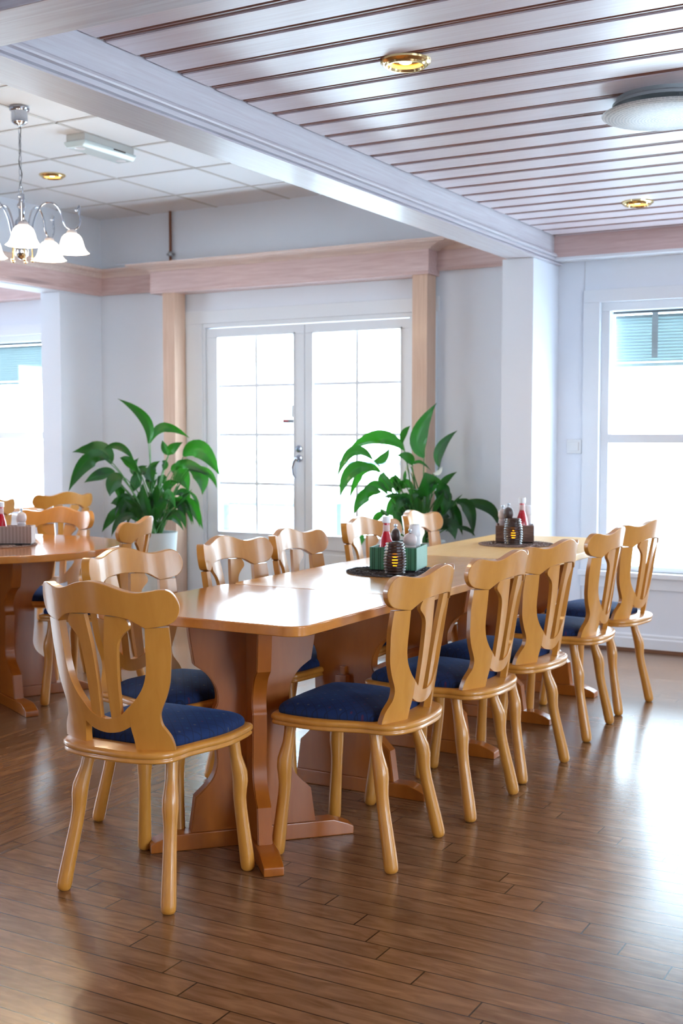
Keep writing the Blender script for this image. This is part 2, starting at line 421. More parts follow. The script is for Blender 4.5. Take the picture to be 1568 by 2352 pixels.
WIN = [(-2.20, -.78, .47, 2.07), (.2, 1.6, .47, 2.07), (-8.4, -6.30, .66, 2.07)]  # the rightmost opening is unseen, added for daylight from that side
DOOR = (-5.09, -3.44, 0, 2.05)
wall_with_openings('wall_back', WB, .16, XL, XR, 3.0, WIN+[DOOR], 'x', M_['wall'])
RW_FILL = [(3.2, 4.1, .5, 2.07), (.2, 2.0, .5, 2.07)]  # unseen openings added to let fill daylight in from the right
wall_with_openings('wall_right', XR, .16, YF, WB+.16, 3.0, RW_FILL, 'y', M_['wall'])
LW_FILL = [(2.6, 4.4, .6, 2.07)]  # unseen opening added for fill daylight on the left side
wall_with_openings('wall_left', XL-.16, .16, YF, WB+.16, 3.0, LW_FILL, 'y', M_['wall'])
FW_FILL = [(-7.5, -6.5, .9, 2.07)]  # unseen opening behind the camera, added for fill daylight
wall_with_openings('wall_front', YF-.16, .16, XL-.16, XR+.16, 3.0, FW_FILL, 'x', M_['wall'])
b = MB(); b.box(XL-.2, XR+.2, YF-.2, WB+.2, 3.0, 3.1); b.build('ceiling', M_['white'], **S)
for (a0, a1, z0, z1) in WIN+[DOOR]:
    portal(((a0+a1)/2, WB+.14, (z0+z1)/2), (radians(-90), 0, 0), a1-a0, z1-z0)
for (a0, a1, z0, z1) in RW_FILL:
    portal((XR+.14, (a0+a1)/2, (z0+z1)/2), (radians(90), 0, radians(90)), a1-a0, z1-z0)
for (a0, a1, z0, z1) in LW_FILL:
    portal((XL-.14, (a0+a1)/2, (z0+z1)/2), (radians(90), 0, radians(-90)), a1-a0, z1-z0)
for (a0, a1, z0, z1) in FW_FILL:
    portal(((a0+a1)/2, YF-.14, (z0+z1)/2), (radians(90), 0, 0), a1-a0, z1-z0)

# plank ceiling: boards with brown moulded grooves between
def plank_ceiling(x0, x1, y0, y1, phase):
    b = MB(); P = .1915; G = .046
    k0 = int(math.floor((y0-phase)/P))-1; k1 = int(math.ceil((y1-phase)/P))+1
    for k in range(k0, k1):
        a = phase+k*P+G/2; c = phase+(k+1)*P-G/2
        a2, c2 = max(a, y0), min(c, y1)
        if c2 > a2: b.box(x0, x1, a2, c2, ZC, ZC+.018)
        g0, g1 = max(c, y0), min(c+G, y1)
        if g1-g0 > .02:
            b.box(x0, x1, g0, g1, ZC+.006, ZC+.018, 1)
            gm = (g0+g1)/2
            b.prism([(gm-.006, ZC+.006), (gm-.004, ZC+.002), (gm+.004, ZC+.002), (gm+.006, ZC+.006)], 'x', x0, x1, 1)
            for e in (-.0155, .0155):
                b.prism([(gm+e-.003, ZC+.006), (gm+e-.002, ZC+.0035), (gm+e+.002, ZC+.0035), (gm+e+.003, ZC+.006)], 'x', x0, x1, 1)
    b.build('ceiling', [M_['plank'], M_['groove']], **S)
plank_ceiling(XB, XR, 2.39, 6.93, 2.86)
plank_ceiling(XL, XR, YF, 2.19, 2.86)
b = MB(); b.box(XL, -6.23, 2.39, WB, ZC, ZC+.02); b.box(XR-.01, XR, 2.3, WB, ZC, 3.0); b.box(XB, XR, 6.93, WB, ZC, ZC+.02)
b.build('ceiling', M_['plank'], **S)

# tile ceiling with its metal grid
b = MB(); b.box(-6.06, -2.60, 2.36, WB, ZT, ZT+.02)
gx = [-5.58+.6*k for k in range(0, 5)]; gy = [2.98+.6*k for k in range(7)]
for x in gx: b.box(x-.009, x+.009, 2.36, WB, ZT-.004, ZT, 1)
for y in gy: b.box(-6.06, -2.60, y-.009, y+.009, ZT-.004, ZT, 1)
b.build('ceiling', [M_['tile'], M_['tbar']], **S)

# main beam (moulded lower edge on both faces), cross beam, left beam
def beam_profile(x0, x1, zb, zt, side):
    # side +1: moulding on the x1 face, -1: on the x0 face
    m = [(0, .160), (0, .066), (.010, .062), (.019, .054), (.022, .046), (.020, .040), (.006, .037), (.006, .030), (.016, .028), (.016, .017), (.004, .014), (.004, .008), (.018, .006), (.020, 0)]
    P = [(x1+d, zb+h) for d, h in m]
    P[0] = (x1, zt)
    return [(x0, zt), (x0, zb)] + P[::-1] if side > 0 else [(-q[0], q[1]) for q in ([(-x1, zt), (-x1, zb)] + [((-x0)+d, zb+h) if i else (-x0, zt) for i, (d, h) in enumerate(m)][::-1])]
b = MB(); b.prism(beam_profile(-2.62, -2.452, 2.30, 2.62, 1), 'y', 2.39, 7.02)
b.build('trim_1', M_['limed'], smooth=True, angle=18, **S)
b = MB(); b.box(-9.6, XR, 2.19, 2.39, 2.30, 2.62)
b.build('trim_2', wood('limed_cross_beam', srgb(216, 214, 222), srgb(198, 190, 200), (.9, 26, 26), .42, .2, knots=.5, knotcol=srgb(120, 115, 130)), bevel=.004, **S)
b = MB(); b.box(-2.62, -2.50, 2.39, WB, 2.62, 3.0); b.box(-6.23, -6.04, 2.39, WB, 2.315, 3.0); b.box(-6.04, -2.5, 2.25, 2.39, 2.62, 3.0)
b.box(-9.6, XB, YF, 2.25, 2.62, 2.64)
b.build('wall_inner', M_['wall'], **S)
# pillars under the two beams
b = MB(); b.box(-2.655, -2.462, 6.615, WB, 0, 2.30); b.build('trim_3', M_['wall'], bevel=.004, **S)
b = MB(); b.box(-6.225, -6.04, 6.60, WB, 0, 2.315); b.build('trim_4', M_['wall'], bevel=.004, **S)

# fascia boards with crown moulding around the tiled part, and around the alcove
def crown(b, axis, side, f, a0, a1, z0, d=.07, h=.062, mi=0):
    # profile grows outward by d from plane f over height h; side = outward sign
    pr = [(0, 0), (.10, .02), (.18, .22), (.45, .50), (.80, .66), (.84, .74), (1, .78), (1, 1), (0, 1)]
    poly = [(f+side*d*u, z0+h*v) for u, v in pr]
    if axis == 'x': b.prism([(q[0], q[1]) for q in poly], 'x', a0, a1, mi)   # runs along x, poly in (y,z)
    else: b.prism(poly, 'y', a0, a1, mi)
b = MB()
for a0, a1 in ((-6.04, -5.44), (-3.27, -2.655)):
    b.box(a0, a1, 7.015, WB, 2.325, 2.452); crown(b, 'x', -1, 7.015, a0, a1, 2.45, .055, .06, 1)
    crown(b, 'x', -1, 7.016, a0, a1, 2.325, .012, .02)
b.build('trim_5', [M_['fascia'], M_['crown']], **S)
b = MB(); b.box(-6.04, -6.005, 2.39, 7.03, 2.322, 2.452); crown(b, 'y', 1, -6.005, 2.39, 7.03, 2.45, .055, .06, 1); crown(b, 'y', 1, -6.006, 2.39, 7.03, 2.322, .012, .02)
b.build('trim_6', [M_['fascia_y'], M_['crown']], **S)
# projecting box cornice above the terrace door
b = MB(); b.box(-5.445, -3.255, 6.885, WB, 2.292, 2.445)
crown(b, 'x', -1, 6.886, -5.445, -3.255, 2.292, .010, .022)
pr = [(0, 0), (.10, .02), (.18, .22), (.45, .50), (.80, .66), (.84, .74), (1, .78), (1, 1)]
rings = []
for u, v in pr:
    d = .085*u; z = 2.445+.055*v
    rings.append([(-5.445-d*1.9, WB, z), (-5.445-d*1.9, 6.885-d, z), (-3.255+d*1.9, 6.885-d, z), (-3.255+d*1.9, WB, z)])
vs = [p for r in rings for p in r]; fs = []
for i in range(len(rings)-1):
    for k in range(3): fs.append((i*4+k, i*4+k+1, i*4+4+k+1, i*4+4+k))
fs.append(tuple((len(rings)-1)*4+k for k in range(4))); fs.append((3, 2, 1, 0))
b.add(vs, fs, 1)
b.build('trim_7', [M_['fascia'], M_['crown']], **S)
b = MB(); b.box(-5.35, -5.245, 6.90, 7.03, 0, 2.293); b.build('trim_8', M_['post'], bevel=.003, **S)
b = MB(); b.box(-3.375, -3.270, 6.90, 7.03, 0, 2.293); b.build('trim_9', M_['post'], bevel=.003, **S)
b = MB(); b.box(-2.452, XR, 6.93, 6.965, 2.335, ZC); b.build('trim_10', M_['fascia'], **S)
b = MB(); b.box(-2.452, XR, 6.915, WB, 2.318, 2.335); b.build('trim_11', M_['white'], bevel=.002, **S)
b = MB(); b.box(XL, -6.225, 6.93, WB, 2.335, ZC); b.build('trim_12', M_['fascia'], **S)
# grooves between wall panels
b = MB()
for x in (-2.30, -.5, 1.75): b.box(x-.0018, x+.0025, WB-.003, WB+.001, 0, 2.33)
b.build('trim_13', plain('panel_joint', srgb(206, 208, 214), .7), **S)
# baseboards
def baseboard(name, x0, x1, y0, y1, axis, side):
    b = MB()
    if axis == 'x':
        prof = [(WB, .018), (WB-.018, .018), (WB-.018, .075), (WB-.012, .082), (WB-.012, .096), (WB-.005, .104), (WB, .104)]
        b.prism(prof, 'x', x0, x1)
        b.box(x0, x1, WB-.022, WB, 0, .018, 1)
    b.build(name, [M_['white'], M_['skirt']], smooth=True, angle=30, **S)
baseboard('baseboard_right', -2.462, XR, 0, 0, 'x', -1)
baseboard('baseboard_back', -3.25, -2.66, 0, 0, 'x', -1)
baseboard('baseboard_left', -6.04, -5.36, 0, 0, 'x', -1)

# windows in the back wall: casing, frame, mid rail, sill, panes
def window(name, x0, x1, z0, z1, mid):
    t = thing(name, None, None, ((x0+x1)/2, WB, z0), kind='structure')
    def P(nm, b, m, bev=.003, parent=t):
        o = b.build(nm, m, bevel=bev); o.parent = parent; o.location = Vector(parent.matrix_basis.translation)*-1 if parent is t else (0, 0, 0); return o
    b = MB(); c = .10
    b.box(x0-c, x1+c, WB-.02, WB, z1, z1+.075); b.box(x0-c, x0, WB-.02, WB, z0-.02, z1); b.box(x1, x1+c, WB-.02, WB, z0-.02, z1)
    b.box(x0-c, x1+c, WB-.018, WB, z0-.10, z0-.03)
    P('casing', b, M_['white'])
    b = MB(); f = .05
    y0, y1 = WB+.02, WB+.09
    b.box(x0, x1, y0, y1, z1-f, z1); b.box(x0, x1, y0, y1, z0, z0+f*.7); b.box(x0, x0+f, y0, y1, z0+f*.7, z1-f); b.box(x1-f, x1, y0, y1, z0+f*.7, z1-f)
    if mid: b.box(x0+f, x1-f, y0, y1, mid-.027, mid+.027)
    P('window_frame', b, M_['white'])
    b = MB(); b.box(x0-c-.01, x1+c+.01, WB-.045, WB+.03, z0-.03, z0); P('window_sill', b, M_['white'])
    segs = [(z0+f*.7, mid-.027), (mid+.027, z1-f)] if mid else [(z0+f*.7, z1-f)]
    for a, c_ in segs:
        b = MB(); b.box(x0+f, x1-f, WB+.06, WB+.066, a, c_); P('glass_pane', b, M_['glass'], 0)
    return t
window('window_1', -2.20, -.78, .47, 2.07, 1.262)
window('window_2', -8.4, -6.30, .66, 2.07, 1.285)
window('added_window_3', .2, 1.6, .47, 2.07, 1.262)  # out of view, added to bring in more daylight

# double terrace door
d1 = thing('door_1', None, None, (-4.265, WB, 0), kind='structure')
def DP(nm, b, m, bev=.003, parent=d1, off=True, smooth=False):
    o = b.build(nm, m, bevel=bev, smooth=smooth); o.parent = parent
    if off: o.location = (4.265, -WB, 0)
    return o
b = MB(); b.box(-5.29, -3.25, WB-.02, WB, 2.075, 2.165); b.box(-5.245, -5.10, WB-.02, WB, 0, 2.075); b.box(-3.44, -3.27, WB-.02, WB, 0, 2.075)
b.box(-5.10, -3.44, WB-.012, WB+.11, 2.045, 2.075); b.box(-5.10, -5.08, WB-.012, WB+.11, 0, 2.045); b.box(-3.46, -3.44, WB-.012, WB+.11, 0, 2.045); b.box(-5.08, -3.46, WB-.005, WB+.12, 0, .022)
DP('casing', b, M_['white'])
for (l0, l1, g0, g1) in ((-5.078, -4.262, -4.978, -4.347), (-4.258, -3.462, -4.192, -3.53)):
    b = MB(); y0, y1 = WB+.0, WB+.05; zb, zt = .60, 1.975
    b.box(l0, l1, y0, y1, zt, 2.04); b.box(l0, g0, y0, y1, .02, zt); b.box(g1, l1, y0, y1, .02, zt); b.box(g0, g1, y0, y1, .50, zb); b.box(g0, g1, y0, y1, .02, .14)
    b.box(g0, g1, y0+.014, y1-.014, .14, .50)
    leaf = DP('door_leaf', b, M_['white'])
    b = MB(); b.box(g0+.03, g1-.03, y0+.006, y0+.02, .17, .47); o = b.build('panel', M_['white'], bevel=.004); o.parent = leaf
    b = MB(); b.box(g0, g1, WB+.022, WB+.028, zb, zt); o = b.build('glass_pane', M_['glass']); o.parent = leaf
    b = MB(); xm = (g0+g1)/2
    b.box(xm-.010, xm+.010, WB+.014, WB+.036, zb, zt)
    for i in (1, 2, 3):
        zz = zb+(zt-zb)*i/4; b.box(g0, g1, WB+.0145, WB+.0355, zz-.010, zz+.010)
    o = b.build('glazing_bar', M_['white']); o.parent = leaf
    b = MB()
    b.box(g0-.01, g0, y0-.008, y0, zb-.01, zt+.01); b.box(g1, g1+.01, y0-.008, y0, zb-.01, zt+.01); b.box(g0-.01, g1+.01, y0-.008, y0, zt, zt+.01); b.box(g0-.01, g1+.01, y0-.008, y0, zb-.01, zb)
    o = b.build('glazing_bead', M_['white']); o.parent = leaf
b = MB(); b.lathe([(.001, 0), (.024, 0), (.026, .004), (.024, .010), (.012, .012), (.001, .012)], n=20)
o = DP('lock_rose', b, M_['chrome'], 0, off=False, smooth=True); o.location = (4.265-4.303, -.001, 1.19); o.rotation_euler = (radians(90), 0, 0)
b = MB(); b.lathe([(.001, 0), (.024, 0), (.026, .004), (.024, .010), (.010, .012), (.010, .045), (.001, .047)], n=20)
b.tube([(0, 0, .04), (-.015, -.02, .045), (-.028, -.06, .046), (-.022, -.11, .046), (-.004, -.135, .046)], [.009, .009, .009, .008, .007], 10)
o = DP('door_handle', b, M_['chrome'], 0, off=False, smooth=True); o.location = (4.265-4.303, -.001, 1.125); o.rotation_euler = (radians(90), 0, 0)
b = MB(); b.box(-4.445, -4.352, WB+.012, WB+.018, 1.368, 1.392)
tag(b.build('door_sticker', plain('grey_sticker', srgb(120, 128, 138), .5)), 'thin grey sticker low on the edge of the left door glass', 'sticker')
b = MB(); b.box(-4.372, -4.35, WB+.012, WB+.018, 1.405, 1.49)
tag(b.build('door_sticker', plain('pale_grey_sticker', srgb(196, 200, 204), .5)), 'upright pale grey sticker above the thin one on door glass', 'sticker')
b = MB(); b.box(-4.44, -4.40, WB+.008, WB+.012, 1.379, 1.386)
st_red = b.build('red_print', plain('red_print', srgb(190, 40, 60), .5)); st_red.parent = bpy.data.objects['door_sticker']

# outside
b = MB(); b.box(-40, 40, WB+.17, 60, -.12, -.04); b.box(XR+.17, 40, -20, WB+.17, -.12, -.04); b.box(-40, XL-.17, -20, WB+.17, -.12, -.04); b.build('floor', M_['terrace'], **S)
gd = plain('terrace_grey_metal', srgb(96, 112, 122), .6)
b = MB()
for x in (-6.6, -5.5, -4.4): b.box(x, x+.05, 11.0, 11.05, -.04, 1.02)
b.box(-9.5, -2.0, 10.99, 11.06, .98, 1.02)
tag(b.build('terrace_railing', gd), 'thin grey railing on the terrace outside the door glass', 'railing')
tt = thing('terrace_table', 'dark grey terrace table seen through the door glass', 'table', (-5.9, 9.3, -.04))
b = MB(); b.box(-.9, .5, -.4, .4, .70, .73); b.build('tabletop', gd, tt)
for sx, sy in ((-.85, -.35), (.42, -.35), (-.85, .35), (.42, .35)):
    b = MB(); b.box(sx, sx+.05, sy-.025, sy+.025, 0, .70); b.build('leg', gd, tt)
# canopy structure over the terrace
cn = thing('terrace_canopy', 'pale terrace canopy with grey roof edge outside the windows', 'canopy', (-3.5, 13, -.04))
cg = plain('canopy_grey', srgb(150, 160, 168), .7)
b = MB(); b.box(-6, 8, -1.0, 1.4, 3.15, 3.30); b.build('roof', cg, cn)
b = MB(); b.prism([(.4, 3.0), (.55, 3.0), (3.0, 2.2), (3.0, 2.05)], 'y', -1.0, -.9); b.build('brace', gd, cn)
for x in (-5.9, 3.0, 7.8):
    b = MB(); b.box(x, x+.12, -1.0, -.88, 0, 3.15); b.build('post', cg, cn)

# slatted blinds outside the alcove and annex windows
def blind(x0, x1, label, zt=2.035, zb=1.725):
    t = thing('window_blind', label, 'blind', (0, 0, 0))
    y = WB+.20
    b = MB(); b.box(x0, x1, y-.03, y+.03, zt-.02, zt+.035); b.build('headrail', plain('dark_headrail', srgb(62, 72, 78), .5), t)
    b = MB(); n = 15; P = (zt-.03-zb)/n
    for k in range(n):
        z = zb+P*k
        b.prism([(y-.010, z-.002), (y-.004, z-.002), (y+.012, z+P+.002), (y+.006, z+P+.002)], 'x', x0+.03, x1-.03)
    b.box(x0+.03, x1-.03, y-.02, y+.02, zb-.03, zb-.008)
    b.build('slats', M_['blind'], t)
    for xx in (x0+.28, x1-.28):
        b = MB(); b.box(xx-.018, xx+.018, y-.032, y-.028, zb+.02, zt-.02); b.build('ladder_tape', M_['grey'], t)
blind(-2.2, -.78, 'teal grey slatted blind half raised outside the right window')
blind(-8.4, -6.3, 'teal grey slatted blind half raised outside the far left window')

# ================================================================== WALL AND CEILING FITTINGS
b = MB(); b.box(-.047, .047, -.012, 0, -.043, .043); sw = b.build('wall_switch', M_['plastic'], bevel=.005, seg=3)
sw.location = (-2.352, WB, 1.214); tag(sw, 'white square switch plate on the wall beside the right window', 'switch')
b = MB(); b.box(-.03, .03, -.017, -.008, -.026, .026); b.build('rocker', M_['plastic'], sw, bevel=.003)

pp = thing('heating_pipe', 'thin brown pipe with a small valve on the upper wall', 'pipe', (-5.37, 7.025, 2.50))
b = MB(); b.tube([(0, 0, .01), (0, 0, .39)], .0105, 10); b.build('pipe', M_['copper'], pp, smooth=True)
b = MB(); b.sphere((0, 0, .085), .021); b.tube([(-.03, 0, .085), (.035, 0, .085)], .008, 8); b.build('valve', M_['steel'], pp, smooth=True)

em = thing('emergency_lamp', 'white oblong emergency lamp fixed to the tiled ceiling', 'lamp', (-4.445, 5.20, ZT))
b = MB(); b.box(-.066, .066, -.205, .205, -.040, 0); b.build('housing', plain('lamp_housing', srgb(214, 218, 216), .4), em, bevel=.006)
b = MB(); pr = [(-.074, -.040), (-.074, -.052), (-.054, -.074), (.054, -.074), (.074, -.052), (.074, -.040)]
b.prism(pr, 'y', -.215, .215); b.build('diffuser', plain('ribbed_diffuser', srgb(222, 238, 240), .18, coat=.5), em, bevel=.006)
b = MB(); b.box(.0735, .0750, .02, .12, -.050, -.043); b.build('marking', M_['dark'], em)
for yy in (-.17, .17):  # white discs stand in for the round glare at the diffuser ends
    b = MB(); b.lathe([(.001, -.078), (.024, -.077), (.030, -.0735), (.001, -.0735)], (0, yy, 0), 20); b.build('glare_disc', M_['ceramic'], em, smooth=True)

def ceiling_spot(loc, label):
    t = thing('ceiling_spot', label, 'spotlight', loc, group='brass ceiling spots')
    b = MB(); b.lathe([(.052, -.004), (.054, -.010), (.058, -.019), (.064, -.019), (.067, -.013), (.071, -.013), (.076, -.008), (.080, -.006), (.081, 0), (.052, 0)], n=40)
    b.build('ring', M_['brass'], t, smooth=True)
    b = MB(); b.lathe([(.001, -.001), (.020, -.0015), (.045, -.004), (.053, -.011), (.053, -.001), (.001, -.0005)], n=32); rf = b.build('reflector', M_['spotglow'], t, smooth=True)
    b = MB(); b.lathe([(.001, -.010), (.014, -.009), (.020, -.006), (.020, -.002), (.001, -.002)], n=24); b.build('bulb', M_['bulb'], rf, smooth=True)
    return t
sp0 = ceiling_spot((-1.733, 3.49, ZC), 'largest brass ceiling spot, in the planks nearest the camera')
copy_thing(sp0, 'small brass ceiling spot in the far right planks near the alcove', (-1.727, 6.12, ZC))
copy_thing(sp0, 'brass ceiling spot set in the white tiles beyond the chandelier', (-5.268, 5.707, ZT))

vt = thing('ceiling_air_valve', 'round white perforated air diffuser hanging under the planks', 'vent', (-1.12, 4.31, ZC))
b = MB(); b.lathe([(.001, -.001), (.165, -.001), (.165, -.020), (.175, -.030), (.185, -.030), (.185, -.020), (.172, -.012), (.172, 0), (.001, 0)], n=48); b.build('collar', M_['grey'], vt, smooth=True)
b = MB(); b.lathe([(.001, -.078), (.10, -.076), (.19, -.068), (.218, -.060), (.222, -.056), (.216, -.055), (.19, -.061), (.10, -.069), (.001, -.071)], n=64, wob=None)
m, nt, pb = new_mat('perforated_white')
tc = node(nt, 'ShaderNodeTexCoord'); wv = node(nt, 'ShaderNodeTexWave', wave_type='RINGS', rings_direction='Z'); wv.inputs['Scale'].default_value = 28
nt.links.new(tc.outputs['Object'], wv.inputs['Vector'])
vr = node(nt, 'ShaderNodeTexVoronoi'); vr.inputs['Scale'].default_value = 130; nt.links.new(tc.outputs['Object'], vr.inputs['Vector'])
ml = node(nt, 'ShaderNodeMath', operation='MULTIPLY'); nt.links.new(wv.outputs['Fac'], ml.inputs[0]); nt.links.new(vr.outputs['Distance'], ml.inputs[1])
cr = node(nt, 'ShaderNodeValToRGB'); cr.color_ramp.elements[0].color = srgb(236, 240, 240); cr.color_ramp.elements[1].color = srgb(188, 196, 200); cr.color_ramp.elements[1].position = .55
nt.links.new(ml.outputs[0], cr.inputs[0]); nt.links.new(cr.outputs[0], pb.inputs['Base Color']); pb.inputs['Roughness'].default_value = .4
b.build('disc', m, vt, smooth=True)
for k in range(4):
    a = pi/2*k+.5; b = MB(); b.tube([(.15*cos(a), .15*sin(a), -.02), (.15*cos(a), .15*sin(a), -.068)], .004, 8); b.build('spacer', M_['steel'], vt)

# chandelier
ch = thing('chandelier', 'chrome five-arm chandelier with lit frosted glass bell shades', 'chandelier', (-4.33, 4.465, ZT))
b = MB(); b.lathe([(.001, -.094), (.008, -.094), (.014, -.088), (.030, -.084), (.038, -.076), (.040, -.060), (.040, -.024), (.047, -.020), (.050, -.012), (.046, -.001), (.001, -.001)], n=32)
b.build('ceiling_cup', M_['chrome'], ch, smooth=True)
b = MB()
zc = -.094; n = 9; ln = .036
for k in range(n):
    z0 = -.10-k*ln*.92
    pts = []
    for j in range(12):
        a = 2*pi*j/12; u, v = .0075*cos(a), ln*.56*sin(a)
        pts.append((u if k % 2 else 0, 0 if k % 2 else u, z0-ln*.5+v))
    b.tube(pts, .0016, 6, closed=True)
b.build('chain', M_['steel'], ch, smooth=True)
b = MB(); b.tube([(.002*sin(i*1.3)+.006*sin(i*.7), .004*cos(i*1.1), -.09-.30*i/14) for i in range(15)], .0022, 6); b.build('cable', M_['dark'], ch, smooth=True)
b = MB(); b.tube([(.014*sin(2*pi*i/14), 0, -.405+.018*cos(2*pi*i/14)) for i in range(14)], .002, 6, closed=True)
b.lathe([(.001, -.42), (.010, -.422), (.016, -.43), (.016, -.436), (.008, -.442), (.008, -.456), (.012, -.468), (.018, -.476), (.020, -.486), (.012, -.496), (.010, -.53), (.018, -.545), (.030, -.556), (.032, -.575), (.026, -.60), (.012, -.635), (.012, -.66), (.020, -.67),
         (.030, -.69), (.034, -.705), (.030, -.722), (.020, -.736), (.008, -.742), (.001, -.744)][::-1], n=28)
b.build('body', M_['chrome'], ch, smooth=True)
right = Vector((cos(radians(29.4)), sin(radians(29.4)), 0)); back = Vector((-sin(radians(29.4)), cos(radians(29.4)), 0))
zh = -.70
for k in range(5):
    th = radians(-73+72*k); dr = right*cos(th)+back*sin(th)
    prof = [(.022, -.70), (.040, -.690), (.055, -.640), (.072, -.575), (.105, -.515), (.145, -.493), (.185, -.503), (.215, -.545), (.228, -.590), (.248, -.618), (.275, -.628), (.302, -.618), (.318, -.588), (.314, -.555), (.298, -.532)]
    b = MB(); b.tube([dr*r+Vector((0, 0, z)) for r, z in ((q[0]*.92, q[1]+.03) for q in smooth_poly([(q[0], q[1]) for q in prof]+[(.1, -.9)], 4)[:4*14+1])], .0048, 10)
    b.sphere(dr*.274+Vector((0, 0, -.500)), .009)
    arm = b.build('arm', M_['chrome'], ch, smooth=True)
    c0 = dr*.250+Vector((0, 0, .033))
    b = MB(); b.lathe([(.001, -.628), (.012, -.630), (.022, -.636), (.026, -.648), (.024, -.654), (.001, -.654)], c0, 20); b.build('shade_holder', M_['millwhite'], ch, smooth=True)
    b = MB()
    outp = [(.024, -.650), (.036, -.656), (.048, -.670), (.055, -.690), (.060, -.712), (.068, -.730), (.078, -.740), (.084, -.744)]
    inp = [(r-.003, z-.001) for r, z in outp[::-1]]
    wv_ = lambda a, z: 1+.035*sin(a*10)*max(0, min(1, (-.70-z)/.045))
    pts = outp+inp; vs = []; N = 40
    for r, z in pts:
        for j in range(N):
            a = 2*pi*j/N; rr = r*wv_(a, z); vs.append((c0.x+rr*cos(a), c0.y+rr*sin(a), z+c0.z))
    b.add(vs, [(i*N+j, i*N+(j+1) % N, (i+1)*N+(j+1) % N, (i+1)*N+j) for i in range(len(pts)-1) for j in range(N)])
    lsh = b.build('lamp_shade', M_['shade'], ch, smooth=True, angle=80)
    b = MB(); b.sphere(c0+Vector((0, 0, -.70)), .022, 16, 10); b.build('bulb', M_['bulb'], lsh, smooth=True)
    pl = point(Vector((-4.33, 4.465, ZT))+c0+Vector((0, 0, -.755)), 5, (1, .78, .5), .03, name='chandelier_light')
    ph = radians(-60+72*k); d2 = right*cos(ph)+back*sin(ph)
    b = MB(); b.tube([d2*.050+Vector((0, 0, -.645)), d2*.052+Vector((0, 0, -.742))], .003, 8); b.sphere(d2*.052+Vector((0, 0, -.748)), .0085); b.build('drop_rod', M_['brass'], ch, smooth=True)

# ================================================================== CHAIRS
RC = .396
def bend(u, z, t):
    a = u/RC; return (((RC-t)*sin(a)), -.204-.164*(z-.43)+RC-(RC-t)*cos(a), z)

def bent_plate(name, outline, t0, t1, bev, parent, mat):
    bm = bmesh.new()
    vs = [bm.verts.new((u, t0, z)) for u, z in outline]
    bm.faces.new(vs)
    lo = min(u for u, z in outline); hi = max(u for u, z in outline)
    k = math.ceil(lo/.018)
    while k*.018 < hi:
        bmesh.ops.bisect_plane(bm, geom=bm.verts[:]+bm.edges[:]+bm.faces[:], plane_co=(k*.018, 0, 0), plane_no=(1, 0, 0), dist=1e-5); k += 1
    r = bmesh.ops.extrude_face_region(bm, geom=bm.faces[:])
    for v in r['geom']:
        if isinstance(v, bmesh.types.BMVert): v.co.y = t1
    bmesh.ops.recalc_face_normals(bm, faces=bm.faces)
    rim = [e for e in bm.edges if len(e.link_faces) == 2 and (abs(e.link_faces[0].normal.y) > .9) != (abs(e.link_faces[1].normal.y) > .9)]
    bmesh.ops.bevel(bm, geom=rim, offset=bev, segments=3, affect='EDGES', profile=.5, clamp_overlap=True)
    for v in bm.verts: v.co = bend(v.co.x, v.co.z, v.co.y)
    me = bpy.data.meshes.new(name); bm.to_mesh(me); bm.free(); me.materials.append(mat)
    me.polygons.foreach_set('use_smooth', [True]*len(me.polygons))
    try: me.set_sharp_from_angle(angle=radians(50))
    except Exception: pass
    o = bpy.data.objects.new(name, me); COL.objects.link(o); o.parent = parent; weighted(o)
    return o

def mirror(pts): return [(-p[0],)+tuple(p[1:]) for p in pts][::-1]

